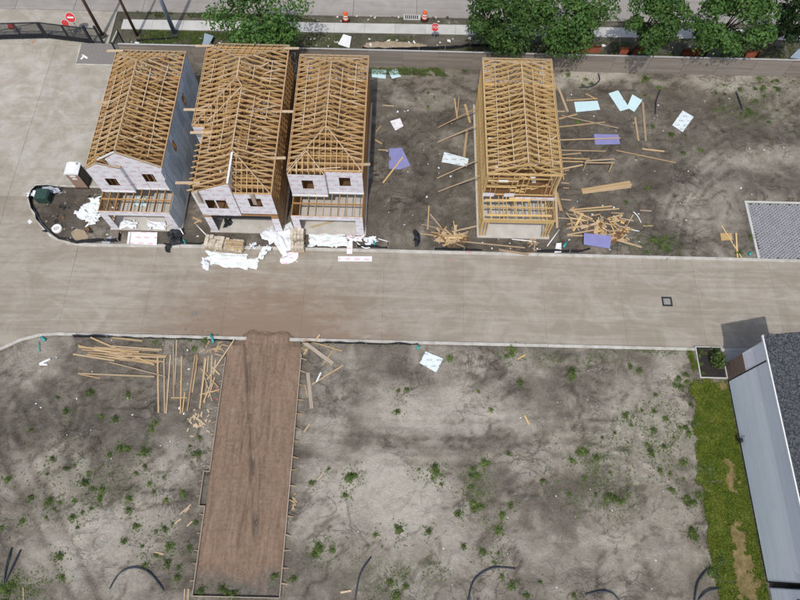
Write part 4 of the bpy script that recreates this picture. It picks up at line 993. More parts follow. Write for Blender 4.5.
MB().lathe([(.42, -.1), (.42, .16), (.36, .2), (.24, .2), (.2, .14), (.2, -.05)], 26).build('ring', 'trim', mr, True); MB().lathe([(.2, .1), (.12, .13), (.0, .13)], 20).build('cap', 'kerb', mr)

# ---------------------------------------------------------------- portable toilet
pt = empty('portable_toilet', (-28.25, 30.05, 0)); tag(pt, 'tan portable toilet with white roof on the concrete apron', 'toilet')
boxo('base_skid', -.58, .58, -.58, .58, .0, .12, 'dbrown', pt); 
for (a, b, c, d, mt) in ((-.54, .54, -.55, -.51, 'tan'), (-.54, .54, .51, .55, 'tan'), (-.55, -.51, -.508, .508, 'tan'), (.51, .55, -.508, .508, 'dbrown')): boxo('wall_panel', a, b, c, d, .12, 2.1, mt, pt)
dr = boxo('door', .552, .58, -.4, .4, .2, 1.95, 'dbrown', pt); boxo('vent_panel', -.25, .25, -.565, -.552, 1.7, 1.95, 'trim', pt)
m = MB(); b = 0
prof = [(-.6, 2.1), (-.6, 2.18), (-.3, 2.32), (.3, 2.32), (.6, 2.18), (.6, 2.1)]
m.prism(prof, 1.2, 'y', -.6).build('roof', 'trim', pt); MB().tube([(.35, .35, 2.2), (.35, .35, 2.6)], .06).build('vent_pipe', 'trim', pt)
boxo('placard', -.2, .2, -.568, -.553, 1.35, 1.55, 'trim', pt)

# ---------------------------------------------------------------- sheets on the ground
def sheet(name, px, mat, label, cat='sheet', t=.02, dz=.03, group=None):
    P = [GG(*q) for q in px]; c = sum(P, Vector())/len(P)
    hs = [h1(c.x+(p.x-c.x)*f, c.y+(p.y-c.y)*f) for p in P for f in (.3, .6, 1.0)]+[h1(c.x, c.y)]
    A = np.array([[p.x-c.x, p.y-c.y, 1] for p in P]); zc = np.array([p.z for p in P]); sol = np.linalg.lstsq(A, zc, rcond=None)[0]
    o = empty.__wrapped__() if False else None
    m = MB(); lift = 0
    for p in P:
        for f in (.2, .5, .8, 1.0):
            x, y = (p.x-c.x)*f, (p.y-c.y)*f; lift = max(lift, h1(c.x+x, c.y+y)-(sol[0]*x+sol[1]*y+sol[2]))
    if sdist(np.array([c.x]), np.array([c.y]), PAVED)[0] < 0: sol = np.array([0, 0, 0.]); lift = 0
    n = len(P); top = [(p.x-c.x, p.y-c.y, sol[0]*(p.x-c.x)+sol[1]*(p.y-c.y)+sol[2]+lift*.7+dz) for p in P]
    z0 = sum(q[2] for q in top)/n
    m.v = [(a, b, z-z0) for a, b, z in top]+[(a, b, z-z0-t) for a, b, z in top]
    ar = sum(m.v[i][0]*m.v[(i+1) % n][1]-m.v[(i+1) % n][0]*m.v[i][1] for i in range(n))
    q = list(range(n)); q = q if ar > 0 else q[::-1]
    m.f = [tuple(q), tuple(k+n for k in q[::-1])]+[(q[(i+1) % n], q[i], q[i]+n, q[(i+1) % n]+n) for i in range(n)]
    ob = m.build(name, mat, None, loc=(c.x, c.y, z0)); return tag(ob, label, cat, group)
sheet('foam_sheet', [(371.6, 69.6), (386.6, 70), (385.6, 79), (372, 77.6)], 'cyan', 'pale cyan foam sheet against the back fence at the house corner')
sheet('foam_sheet', [(388.2, 71.4), (396.4, 68.8), (401.2, 76.6), (392, 79)], 'cyan', 'small skewed pale sheet on the grass by the back fence')
sheet('foam_sheet', [(390, 121.6), (400, 118.4), (403.4, 126.4), (395.4, 131)], 'foam_print', 'small white sheet with red print lying beside the hip-roofed house')
sheet('sheathing_sheet', [(389, 149), (402, 148.4), (410.4, 165.6), (400, 170.4), (389, 169)], 'purple', 'violet sheet with a clipped corner and a board leaning across it')
sheet('foam_sheet', [(444, 152.4), (468.6, 159), (467, 167), (441.6, 162.4)], 'marks', 'white sheet with dark stains among the leaning wall braces')
sheet('foam_sheet', [(574, 102.4), (597.4, 101), (600, 110), (576, 112.4)], 'cyan', 'lone pale cyan sheet with one ragged edge beside crossed boards')
sheet('foam_sheet', [(608.4, 93.6), (618, 90.6), (629.6, 108.6), (620, 111.4)], 'cyan', 'long pale cyan sheet lying under the corner of another')
sheet('foam_sheet', [(632, 95), (642, 101), (634, 112.4), (626.4, 108)], 'cyan', 'short pale cyan sheet overlapping the longer one', dz=.06)
sheet('foam_sheet', [(682.4, 110.8), (693.6, 117), (682.6, 132.2), (672, 125.4)], 'marks', 'white sheet with dark marks lying alone on the open yard soil')
sheet('sheathing_sheet', [(593.6, 134.6), (618.4, 134.6), (619.8, 144.8), (595, 144.8)], 'purple', 'violet sheet with a long board across its middle')
sheet('sheathing_sheet', [(582.4, 236), (609.8, 238.4), (608, 251.4), (582, 247)], 'purple', 'violet sheet on top of the scrap heap near the kerb', dz=.45)
sheet('foam_sheet', [(425.5, 351.6), (443, 358.8), (436.3, 372.7), (419.6, 363.3)], 'marks', 'white sheet with dark marks on the vacant lot below the street')
sheet('foam_board', [(131.9, 232.3), (157.9, 233), (157.3, 245.9), (130.3, 244.4)], 'foam_print', 'white foam board with two red printed blocks before the garage', dz=.12)
sheet('foam_strip', [(128.5, 232), (131, 232), (129, 244.5), (127, 244)], 'trim', 'narrow white strip beside the red-printed foam board')
sheet('foam_strip', [(338, 256), (372, 256), (372, 261), (338, 261)], 'foam_print', 'long white strip with pink print lying on the street')
sheet('foam_strip', [(347, 242), (352.7, 241.6), (352.5, 254.8), (346.8, 254.5)], 'foam_print', 'upright-lying narrow white strip bridging the kerb', dz=.13)
sheet('plywood_offcut', [(720, 233.5), (731, 233.3), (733, 240), (721, 241)], 'scrap', 'square plywood offcut under crossed sticks near the paver drive')
sheet('panel', [(556, 244), (561, 243.5), (561, 253), (554, 253.5)], 'foam_print', 'small white printed panel near the teal bottle by the kerb', dz=.12)
sheet('panel', [(338, 45), (343.5, 35), (351.5, 37.5), (349.5, 49)], 'trim', 'curled white panel lying on the verge behind the fence', dz=.12)
sheet('panel', [(204, 50), (206, 37), (215, 40), (210, 50)], 'steelpole', 'pale blue-grey panel leaning behind the fence beneath the tree', dz=.5)
sheet('panel', [(788, 60), (797, 51), (806, 54), (802, 62)], 'steelpole', 'blue-grey metal panel on shaded ground behind the fence', dz=.3)
sheet('plywood_offcut', [(101.5, 240), (112, 236), (110, 243), (103, 245)], 'tarp', 'scrap of grey sheeting in front of the slate-walled house garage')
sheet('white_tag', [(27, 221), (29.5, 219), (32, 221.5), (29, 224)], 'paper', 'small white square lying on the apron outside the kerb curve', dz=.02)
sheet('sand_patch', [(71, 233), (76, 229), (84, 230), (89, 237), (86, 241.5), (75, 241)], 'sand', 'tan patch of spilt sand beside the manhole ring', 'sand', dz=.03)

# crumpled plastic wrap
def crumple(name, px, mat, label, amp=.22, seed=0, res=14, cat='plastic wrap', base=.02, group=None):
    A, B, C, D = [G(*q, .1) for q in px]; c = (A+B+C+D)/4; V = []; rr = random.Random(seed)
    for j in range(res+1):
        for i in range(res+1):
            u, v = i/res, j/res; p = A.lerp(B, u).lerp(D.lerp(C, u), v)
            k = .18; p = p+Vector((k*(vn(u*5, v*5, seed)-.5)*2, k*(vn(u*5, v*5, seed+3)-.5)*2, 0))
            r = float(abs(fbm(u*4.5, v*4.5, seed+7, 3)-.5)); e = min(u, v, 1-u, 1-v)
            onp = sdist(np.array([p.x]), np.array([p.y]), PAVED)[0] < .27
            g0 = .135 if -.05 < sdist(np.array([p.x]), np.array([p.y]), PAVED)[0] < .3 else (0.0 if onp else h1(p.x, p.y))
            z = g0+base+amp*(r*3.2)*min(1, .25+e*5)+rr.uniform(0, .03)
            V.append((p.x-c.x, p.y-c.y, z))
    F = [(j*(res+1)+i, j*(res+1)+i+1, (j+1)*(res+1)+i+1, (j+1)*(res+1)+i) for j in range(res) for i in range(res) if not (min(i, j, res-1-i, res-1-j) == 0 and rr.random() < .12)]
    us = sorted({k for f in F for k in f}); mp = {k: q for q, k in enumerate(us)}
    o = npmesh(name, [V[k] for k in us], [[mp[k] for k in f] for f in F], mat); o.location = (c.x, c.y, 0)
    return tag(o, label, cat, group)
crumple('plastic_wrap', [(206, 251), (249, 254), (246, 270), (210, 264)], 'wrap', 'broad crumpled sheet of printed plastic wrap spread on the street', .16, 1, 22)
crumple('plastic_wrap', [(240, 256), (259, 258), (258, 268), (238, 267)], 'wrap', 'smaller torn plastic sheet at the end of the broad one on the street', .14, 2)
crumple('plastic_wrap', [(201, 257), (209, 257), (209, 269), (202, 268)], 'white', 'small white plastic flap beside the broad crumpled sheet', .08, 3, 8)
crumple('plastic_wrap', [(265, 228), (291, 224), (297, 246), (283, 257)], 'white', 'big bright white crumpled wrap heaped by the kerb', .3, 4, 20, base=.1)
crumple('plastic_wrap', [(261, 237), (273, 227), (282, 240), (270, 246)], 'white', 'stiff white fold on the near side of the bright heap', .2, 5, 10, base=.25)
crumple('plastic_wrap', [(268, 246), (272, 248), (262, 260), (257, 257)], 'wrap', 'narrow white printed strip pointing from the heap into the street', .06, 6, 8, base=.12)
crumple('plastic_wrap', [(283, 253), (297, 248), (297, 262), (280, 263)], 'foam_print', 'pink-printed crumpled wrap trailing into the street', .14, 7, 12)
crumple('plastic_wrap', [(250, 244), (256, 243), (256, 249), (250, 250)], 'white', 'small white flap beside the narrow strip at the kerb', .08, 8, 6, base=.1)
crumple('plastic_wrap', [(307, 235), (347, 236), (347, 248), (309, 248)], 'wrap', 'long white wrapped bundle lying before the open garage', .2, 9, 18, base=.22)
crumple('plastic_wrap', [(347, 236), (363, 236), (362, 243), (350, 243)], 'foam_print', 'torn pink-printed wrap at the end of the long bundle', .14, 10, 10, base=.1)
crumple('plastic_wrap', [(364, 238), (376, 235), (378, 243), (366, 246)], 'white', 'flat white sheet beside bent pipes near the kerb', .1, 11, 10, base=.1)
for k, q in enumerate(([(90, 198), (101, 197), (101, 212), (88, 210)], [(80, 207), (96, 202), (99, 217), (84, 218)], [(75, 212), (88, 209), (90, 222), (78, 219)], [(86, 218), (102, 214), (100, 222), (88, 227)])):
    crumple('plastic_wrap', q, 'wrap', 'torn white plastic in the heap against the corner of the slate-walled house', .28, 20+k, 12, base=.12, group='plastic heap at the slate-walled house')
crumple('tarp', [(43, 187), (62, 189), (63, 195), (44, 194)], 'tarp', 'grey tarp folded along the inner edge of the black silt fence', .25, 30, 14, 'tarp', .2)
crumple('tarp', [(29, 194), (40, 192), (42, 198), (30, 199)], 'white', 'pale plastic draped over the corner of the black silt fence', .25, 31, 10, 'tarp', .3)
crumple('tarp', [(168, 232), (184, 228), (182, 244), (170, 248)], 'black', 'heap of black fabric between the slate-walled and jogged houses', .4, 32, 16, 'tarp', .1)
crumple('tarp', [(164, 244), (172, 244), (170, 253), (165, 252)], 'black', 'tail of black fabric hanging over the kerb into the street', .15, 33, 8, 'tarp', .03)
crumple('tarp', [(414, 231), (418, 231), (420.5, 246), (415.5, 246)], 'black', 'lone black crumpled bag on the yard soil', .35, 34, 10, 'bag', .05)
crumple('tarp', [(226, 221), (233, 219), (231, 226), (225, 228)], 'black', 'black bag slumped inside the garage opening of the jogged house', .4, 35, 10, 'bag', .2)
crumple('tarp', [(121, 222), (137, 221), (137, 229), (120, 229)], 'white', 'white plastic lying across the garage floor threshold', .12, 36, 10, 'plastic wrap', .2)
crumple('tarp', [(148, 222), (168, 224), (167, 231), (150, 229)], 'white', 'white plastic bunched at the right of the garage threshold', .25, 37, 12, 'plastic wrap', .2)
crumple('tarp', [(136, 198), (147, 198), (147, 207), (135, 207)], 'cyan', 'pale cyan sheet seen through the porch joists', .08, 38, 8, 'sheet', .2)

# green box, bucket
gb_ = empty('utility_box', GG(46, 199)); tag(gb_, 'dark green utility box behind the black silt fence', 'utility box')
MB().prism([(-.55, -.45), (.55, -.45), (.5, .45), (-.5, .45)], .75, 'z', -.05).build('body', 'green', gb_); MB().prism([(-.6, .7), (.6, .7), (.5, .86), (-.5, .86)], 1.0, 'y', -.5).build('lid', 'green', gb_)

# ---------------------------------------------------------------- silt fences
def silt(px, label, hgt=.5, z=None, lean=.12):
    P = [G(*q, .1) for q in px]
    for q in P:
        if 14.8 < q.y < 17: q.y = 15.6+.05*math.sin(q.x)
        elif 23 < q.y < 24.2 and q.x > -26: q.y = 24.22
    o = empty('silt_fence', (P[0].x, P[0].y, 0)); tag(o, label, 'silt fence')
    pts = [P[0]]
    for a, b in zip(P[:-1], P[1:]):
        n = max(1, int((b-a).length/.5))
        for i in range(1, n+1): pts.append(a.lerp(b, i/n))
    m = MB(); n = len(pts)
    for i, p in enumerate(pts):
        t = (pts[min(i+1, n-1)]-pts[max(i-1, 0)]).normalized(); nn = Vector((-t.y, t.x, 0)); q = p-P[0]; sag = random.uniform(-.08, .05); ln = random.uniform(-.05, lean)
        for (off, zz_) in ((0, -.05), (ln, hgt+sag), (ln+.02, hgt+sag), (.03, -.05)): m.v.append((q.x+nn.x*off, q.y+nn.y*off, zz_))
    for i in range(n-1):
        for e in range(4): e2 = (e+1) % 4; m.f.append((i*4+e, i*4+e2, (i+1)*4+e2, (i+1)*4+e))
    m.build('fabric', 'black', o)
    for i in range(0, n, 5):
        q = pts[i]-P[0]; boxo('stake', q.x-.02, q.x+.02, q.y-.03, q.y+.01, -.05, hgt+.15, 'wood_g', o)
silt([(62, 189.5), (50, 188.5), (39, 188.5), (34, 193), (31.5, 201), (34, 211), (39, 221.5), (47.5, 231.5), (59, 239.5), (77, 244), (100, 245.5), (119, 245.5)], 'black silt fence following the kerb curve round the slate-walled house', .6)
silt([(119, 245), (121, 234)], 'short black silt fence return beside the foam board', .5)
silt([(180, 247), (204, 248)], 'black silt fence beside the stone pallet', .35)
silt([(434, 250), (482, 252.5)], 'black silt fence below the lumber heap by the lone house', .45)
silt([(536, 254), (576, 255), (590, 250)], 'black silt fence hooked round the violet-topped scrap heap', .45)
silt([(357, 247), (388, 248.5), (389, 242)], 'black silt fence with hooked end below the flat white sheet', .35)
silt([(76, 331), (96, 329), (110, 329.5), (113, 334)], 'black silt fence standing proud above the lower kerb bend', .5)
silt([(112, 336.5), (170, 338), (235, 340)], 'low black silt fence behind the lower kerb left of the dirt pad', .22)
silt([(300, 341), (360, 342.5), (418, 344)], 'low black silt fence behind the lower kerb right of the dirt pad', .3)
silt([(362, 50), (385, 51), (430, 50), (475, 47), (520, 45)], 'black silt fence along the muddy verge behind the timber fence', .45)
silt([(137, 42), (155, 40), (178, 38)], 'black silt fence on the grass between the pole bases', .3)

# ---------------------------------------------------------------- loose lumber
def board(u0, v0, u1, v1, label, group, w=.14, t=.045, mat='scrap', dz=0, name='board', cat='board'):
    a = GG(u0, v0); b = GG(u1, v1)
    for p in (a, b):
        if sdist(np.array([p.x]), np.array([p.y]), PAVED)[0] < .3: p.z = .135 if sdist(np.array([p.x]), np.array([p.y]), PAVED)[0] > -.3 else 0.0
    lift = max([0]+[h1(a.x+(b.x-a.x)*f, a.y+(b.y-a.y)*f)-(a.z+(b.z-a.z)*f) for f in (.25, .5, .75)])
    k = Vector((0, 0, t*.5+.005+lift*.8+dz))
    o = beam(name, a+k, b+k, w, t, mat); return tag(o, label, cat, group)
rn = random.Random(11)
def boards(lst, ox, oy, s, label, group, **kw):
    for q in lst:
        w = q[4]*.85 if len(q) > 4 else rn.choice((.09, .10, .13))
        board(ox+q[0]/s, oy+q[1]/s, ox+q[2]/s, oy+q[3]/s, label, group, w=w, **kw)
boards([(130, 205, 285, 195), (228, 170, 280, 198), (105, 282, 390, 345), (95, 336, 325, 312), (95, 295, 185, 272), (85, 258, 125, 258), (105, 452, 330, 457), (110, 475, 205, 467), (110, 492, 248, 497), (110, 508, 217, 510), (115, 545, 215, 525), (120, 555, 145, 550), (100, 470, 118, 600), (100, 575, 130, 572), (382, 453, 680, 515), (510, 447, 620, 460, .2), (472, 290, 490, 408, .2), (513, 212, 528, 405, .24), (88, 130, 138, 260, .26)],
       540, 60, 5, 'loose pale board on the yard soil right of the lone bare-framed house', 'boards strewn right of the lone framed house')
board(560, 140.6, 620, 138.6, 'long thin board lying across the violet sheet', None, .12, dz=.06)
board(403, 157.5, 383, 183.5, 'orange-toned board resting across the clipped violet sheet', None, .13, mat='wood_o', dz=.06)
boards([(45, 280, 38, 400), (50, 322, 105, 390), (8, 372, 120, 400), (0, 420, 110, 432), (395, 500, 540, 525, .24), (75, 445, 525, 490, .12), (160, 410, 290, 380)], 420, 150, 5, 'stray board poking from the lumber heap left of the lone house', 'strays round the left lumber heap')
boards([(72, 295, 85, 390), (95, 285, 85, 385), (125, 322, 150, 415, .26), (135, 455, 120, 585, .26)], 440, 40, 5, 'short board on the soil between the leaning wall braces', 'boards between wall braces')
boards([(85, 178, 130, 182), (515, 328, 570, 332), (480, 460, 505, 430), (475, 500, 510, 520), (490, 550, 540, 552)], 280, 40, 5, 'small offcut on the soil right of the hip-roofed house', 'offcuts by the hip-roofed house')
boards([(160, 300, 360, 282), (170, 310, 395, 295), (130, 318, 185, 330), (145, 305, 170, 285), (130, 395, 290, 375), (135, 425, 280, 400), (80, 340, 220, 350), (135, 372, 235, 352), (345, 440, 507, 487, .2), (465, 325, 415, 410), (400, 343, 467, 355), (355, 315, 420, 318), (500, 303, 558, 306), (515, 380, 565, 380), (105, 165, 145, 168), (115, 190, 145, 192), (105, 248, 155, 252), (82, 215, 105, 305, .3), (150, 340, 165, 400), (190, 330, 205, 395), (135, 428, 330, 432)], 540, 150, 5, 'stray board lying near the violet-topped scrap heap', 'strays round the violet-topped heap')
rn = random.Random(11)
def heap(cu, cv, ru, rv, n, label, group, lmin=.5, lmax=1.9, top=.5, mats=('scrap', 'scrap', 'wood_o', 'fascia', 'rust')):
    c = G(cu, cv); rx = abs(G(cu+ru, cv).x-c.x); ry = abs(G(cu, cv-rv).y-c.y)
    for i in range(n):
        a = rn.uniform(0, 6.283); d = math.sqrt(rn.random()); x, y = c.x+rx*d*math.cos(a), c.y+ry*d*math.sin(a)
        L = rn.uniform(lmin, lmax); th = rn.gauss(0, .7) if rn.random() < .7 else rn.uniform(0, 3.14)
        z = max(h1(x, y), 0)+.03+top*(1-d)*rn.uniform(.3, 1)
        dx, dy = L/2*math.cos(th), L/2*math.sin(th); tz = rn.uniform(-.12, .12)*min(1, top*2)
        za, zb = max(z-tz, h1(x-dx, y-dy)+.03), max(z+tz, h1(x+dx, y+dy)+.03)
        tag(beam('scrap_board', (x-dx, y-dy, za), (x+dx, y+dy, zb), rn.choice((.06, .09, .09, .14, .2)), .04, rn.choice(mats)), label, 'board', group)
heap(452, 237, 13, 7, 48, 'broken lumber piece in the heap left of the lone framed house', 'left lumber heap', .4, 1.9, .3)
heap(611, 229, 15, 13, 70, 'broken lumber piece in the violet-topped heap', 'violet-topped lumber heap', .3, 1.6, .26)
heap(588, 222, 16, 8, 16, 'broken lumber piece in the violet-topped heap', 'violet-topped lumber heap', .6, 2.2, .12)
heap(533, 246, 5, 8, 16, 'dark scrap piece in the small pile below the lone house slab', 'small dark scrap pile', .2, .7, .2, ('rust', 'scrap', 'wood_g'))
# neat stack
for i in range(14):
    o = rn.uniform(-3, 3)/5; k = i/13
    board(581+o+k*1.2, 190+k*4.4, 629+o*2+k*2, 182.2+k*5.6+rn.uniform(-.6, .6), 'pale board in the neat flat stack in the middle of the yard', 'flat board stack in the yard', .16, dz=.03+.05*(i % 3))
# sawhorse
sh = empty('sawhorse', GG(597, 168)); tag(sh, 'rough timber sawhorse bench standing in the yard', 'sawhorse')
beam('top_rail', (-1.35, 0, .75), (1.3, .05, .75), .12, .06, 'scrap', sh); beam('top_rail', (-1.2, .16, .79), (1.35, .42, .8), .12, .05, 'scrap', sh)
for x_ in (-1.2, 1.15):
    for s_ in (-1, 1): beam('leg', (x_, .05*s_+.05, .74), (x_+.1*s_, .34*s_, -.05), .09, .05, 'scrap', sh)
# southwest lot lumber
L1 = 'long board in the fanned pile behind the lower kerb'; g1 = 'fanned lumber pile on the lower lot'
boards([(285, 112, 540, 222), (215, 178, 380, 204), (360, 210, 585, 268), (235, 255, 540, 268), (240, 258, 325, 275), (237, 150, 480, 170), (300, 150, 560, 165), (250, 160, 590, 185), (275, 172, 540, 190), (270, 180, 480, 205), (355, 145, 570, 160), (380, 185, 585, 190), (400, 200, 560, 212), (340, 178, 500, 210), (300, 160, 470, 190), (450, 195, 575, 208), (350, 190, 520, 215), (235, 143, 330, 165)], 20, 310, 4, L1, g1, dz=.06)
boards([(552, 185, 555, 412), (577, 195, 580, 412), (603, 180, 585, 415), (615, 135, 617, 350), (628, 120, 620, 300), (648, 185, 642, 415), (702, 180, 670, 405), (712, 190, 690, 330), (740, 190, 720, 395), (605, 352, 670, 352), (660, 330, 650, 410)], 20, 310, 4, 'long board laid crosswise to the fanned pile, pointing at the street', 'crosswise boards on the lower lot')
boards([(300, 120, 190, 280), (165, 235, 235, 310), (185, 195, 160, 395), (210, 180, 205, 300), (180, 270, 210, 365), (190, 290, 180, 375), (205, 300, 175, 370), (220, 270, 195, 350), (150, 180, 145, 250), (195, 185, 190, 250), (160, 340, 240, 320), (210, 230, 240, 260), (225, 200, 215, 260)], 160, 310, 4, 'board in the tangle beside the dirt pad form boards', 'board tangle by the dirt pad', dz=.05)
for i in range(38):
    u, v = 160+rn.gauss(155, 26)/4, 310+rn.gauss(445, 22)/4; a = rn.uniform(0, 3.14); r_ = rn.uniform(1, 2.4)
    board(u-r_*math.cos(a), v-r_*math.sin(a), u+r_*math.cos(a), v+r_*math.sin(a), 'short lumber cutoff in the scatter beside the dirt pad', 'cutoffs beside the dirt pad', .1, .05, 'fascia', name='cutoff', cat='cutoff')
for i in range(20):
    u, v = 160+rn.gauss(228, 20)/4, 310+rn.gauss(152, 12)/4; a = rn.gauss(-.4, .6); r_ = rn.uniform(2, 4)
    board(u-r_*math.cos(a), v-r_*math.sin(a), u+r_*math.cos(a), v+r_*math.sin(a), 'short stick in the clutter where the dirt pad meets the kerb', 'sticks at the pad and kerb', .08, .045, 'scrap', name='stick', cat='stick')
boards([(580, 120, 728, 165), (690, 165, 650, 220), (733, 222, 608, 298), (600, 455, 575, 490), (575, 180, 590, 155), (560, 150, 590, 165), (580, 300, 590, 350), (640, 100, 622, 125), (540, 190, 555, 150)], 160, 310, 4, 'loose stick on the soil right of the dirt pad', 'sticks right of the dirt pad')
board(302.5, 341.3, 333, 363.8, 'wide grey plank angled away from the kerb right of the dirt pad', None, .3, mat='wood_g', name='plank', cat='plank')
board(308, 373, 311.8, 408.8, 'wide brown-grey plank lying along the right side of the dirt pad', None, .28, mat='wood_g', name='plank', cat='plank')
board(321, 372.5, 316.5, 382, 'short white batten beside the angled stick', None, .12, mat='trim', name='batten', cat='batten')
boards([(125, 218, 80, 258), (118, 230, 100, 250), (60, 295, 85, 275), (130, 285, 108, 305), (650, 100, 628, 122), (765, 563, 722, 570), (0, 412, 16, 418)], 160, 450, 4, 'small pale stick on the soil beside the form boards', 'sticks beside the form boards', mat='fascia')
for i in range(12):
    u, v = 293.5+rn.gauss(0, 1.6), 501+rn.gauss(0, 4); a = rn.uniform(0, 3.14); board(u-1.6*math.cos(a), v-1.6*math.sin(a), u+1.6*math.cos(a), v+1.6*math.sin(a), 'short cutoff in the small pile against the right form boards', 'cutoffs at the right form boards', .09, .05, 'scrap', name='cutoff', cat='cutoff')
boards([(620, 408, 655, 418), (95, 550, 97, 600), (740, 555, 737, 600), (755, 555, 752, 600)], 0, 450, 4, 'small stick on the southwest lot soil', 'sticks on the southwest lot')
boards([(410, 190, 420, 210), (395, 65, 412, 55)], 340, 330, 2.223, 'orange offcut lying on the middle vacant lot', 'offcuts on the middle lot', mat='wood_o')
boards([(350, 262, 468, 455), (432, 305, 438, 445)], 660, 180, 5.714, 'long stick crossing the plywood offcut near the paver drive', 'sticks by the paver drive', mat='wood_o')
beam_ = board(20+365/4, 310+110/4, 20+490/4, 310+125/4, 'stick lying along the back of the lower kerb', None)
# white pipes and battens
def pipe(px, label, r=.05, mat='trim', dz=.06, cat='pipe', name='pipe'):
    P = [GG(*q) for q in px]; c = P[0].copy(); pts = [p-c+Vector((0, 0, dz)) for p in P]
    # round the bends
    if len(pts) > 2:
        q = []; n = len(pts)
        for i in range(n-1):
            p0, p1, p2, p3 = pts[max(i-1, 0)], pts[i], pts[i+1], pts[min(i+2, n-1)]
            for k in range(6):
                t = k/6; q.append(.5*((2*p1)+(p2-p0)*t+(2*p0-5*p1+4*p2-p3)*t*t+(3*p1-p0-3*p2+p3)*t**3))
        q.append(pts[-1]); pts = q
    o = MB().tube(pts, r, 8).build(name, mat, None, True, loc=c); return tag(o, label, cat)
pipe([(511.5, 239.5), (536, 242)], 'white pipe lying before the lone house slab'); pipe([(559, 230), (547, 246.5)], 'white pipe slanting beside the small printed panel')
pipe([(633, 212), (637, 216), (641, 223)], 'bent white pipe at the edge of the violet-topped heap', .04); pipe([(626, 229), (639, 231.6)], 'short white pipe on the soil east of the scrap heap', .04)
pipe([(40, 364), (51, 359)], 'white pipe end in the V pair on the southwest lot', .09); pipe([(40, 364.5), (48, 364.8)], 'short white pipe of the V pair on the southwest lot', .09)
pipe([(174, 217), (184.5, 236)], 'white pipe leaning by the slate-walled house corner', .05, dz=.3); pipe([(196.5, 225), (207, 236)], 'white pipe under the wooden cross between the houses', .045)
pipe([(83, 55.5), (88, 59)], 'white pipe elbow lying on the gravel bed', .12); pipe([(81.5, 60), (85, 56)], 'short white pipe on the gravel bed', .1)
pipe([(378, 239), (385, 241), (389, 242)], 'white conduit beside the hooked silt fence', .04); pipe([(357, 243), (364, 248), (370, 248)], 'bent white conduit under the flat white sheet', .05)
board(193, 217.5, 202, 222, 'long arm of the wooden cross lying between two houses', None, .22, mat='scrap'); board(194.5, 224, 201, 220.5, 'short arm of the wooden cross lying between two houses', None, .12, mat='scrap', dz=.05)
# dark conduits arcing out of the soil
def hose(px, label, rise=.5):
    P = [GG(*q) for q in px]; n = len(P); c = P[0].copy(); pts = []
    for i in range(n-1):
        p0, p1, p2, p3 = P[max(i-1, 0)], P[i], P[i+1], P[min(i+2, n-1)]
        for k in range(8):
            t = k/8; pts.append(.5*((2*p1)+(p2-p0)*t+(2*p0-5*p1+4*p2-p3)*t*t+(3*p1-p0-3*p2+p3)*t**3))
    pts.append(P[-1]); m = len(pts); pts = [p-c+Vector((0, 0, .03+rise*math.sin(math.pi*i/(m-1))*.3)) for i, p in enumerate(pts)]
    tag(MB().tube(pts, .055, 8).build('conduit', 'hose', None, True, loc=c), label, 'conduit')
hose([(110, 588.5), (120, 573.5), (135, 567.5), (150, 572.5), (164, 590)], 'dark conduit bowed in a full arch on the southwest lot')
hose([(4, 583), (8, 565), (12, 548)], 'dark conduit of the leaning pair at the tall weeds'); hose([(5, 583), (13, 568), (21, 550)], 'thinner dark conduit forking from the leaning pair')
hose([(355, 601), (360, 575), (371, 557)], 'dark conduit curving up from the soil on the middle lot'); hose([(468, 601), (474, 580), (492, 568), (515, 568.5)], 'dark conduit hooking over beside small weeds on the middle lot')
hose([(585, 594), (600, 591), (612, 593.5), (620, 602)], 'dark conduit arch low on the east lot soil'); hose([(694, 602), (697, 582), (707, 569)], 'dark blue conduit rising by the lawn edge')
hose([(698, 600), (706, 591), (719, 588)], 'dark conduit bent towards the lawn'); hose([(579, 88), (592, 87), (599, 81), (598, 74)], 'dark conduit hooked round a weed clump near the fence')
hose([(655, 115), (655.6, 102), (660, 90)], 'dark conduit standing from the soil near the fence'); hose([(735.6, 92.4), (738, 100), (742, 109.5)], 'dark conduit rising from weeds in the east yard')

# stone pallets
def stones(loc, rz, label, nx, ny, nz, sx, sy, sz, slats=True):
    o = empty('stone_pallet', loc, rz); tag(o, label, 'pallet'); W_, D_ = nx*sx, ny*sy
    for k in range(3): boxo('runner', -W_/2, W_/2, -D_/2+k*(D_-.1)/2, -D_/2+.1+k*(D_-.1)/2, 0, .1, 'scrap', o)
    n_ = max(5, int(W_/.2))
    for k in range(n_): x_ = -W_/2+k*(W_-.1)/(n_-1); boxo('deck_board', x_, x_+.1, -D_/2-.05, D_/2+.05, .102, .125, 'scrap', o)
    for k in range(nz):
        for i in range(nx):
            for j in range(ny):
                if k == nz-1 and rn.random() < .15: continue
                jx = rn.uniform(-.02, .02); x_, y_ = -W_/2+i*sx+jx, -D_/2+j*sy+rn.uniform(-.02, .02)
                boxo('stone', x_, x_+sx-.025, y_, y_+sy-.025, .127+k*sz, .127+(k+1)*sz-.012+rn.uniform(-.02, .015)*(k == nz-1), 'stone', o)
p = GG(216, 244); stones((p.x, p.y, p.z), -.13, 'pallet of cream stone wrapped at the kerb, half of the pair before the jogged house', 5, 3, 3, .32, .36, .16)
p = GG(235, 246.5); stones((p.x, p.y, p.z), -.13, 'second pallet of cream stone with open slats next to the wrapped one', 5, 3, 2, .32, .36, .16)
for k in range(5): board(226.5+.1*k, 243.3+2*k, 245, 245.5+1.7*k, 'pale slat lying over the open-slat stone pallet', 'slats on the stone pallet', .1, dz=.55)
board(204, 245.5, 244, 252, 'long pale plank propped along the front of the stone pallets', None, .1, dz=.15)
p = GG(298.5, 238); stones((p.x, p.y, p.z), 0, 'tall cube of cream stone beside the bright plastic heap', 4, 3, 5, .28, .32, .16)
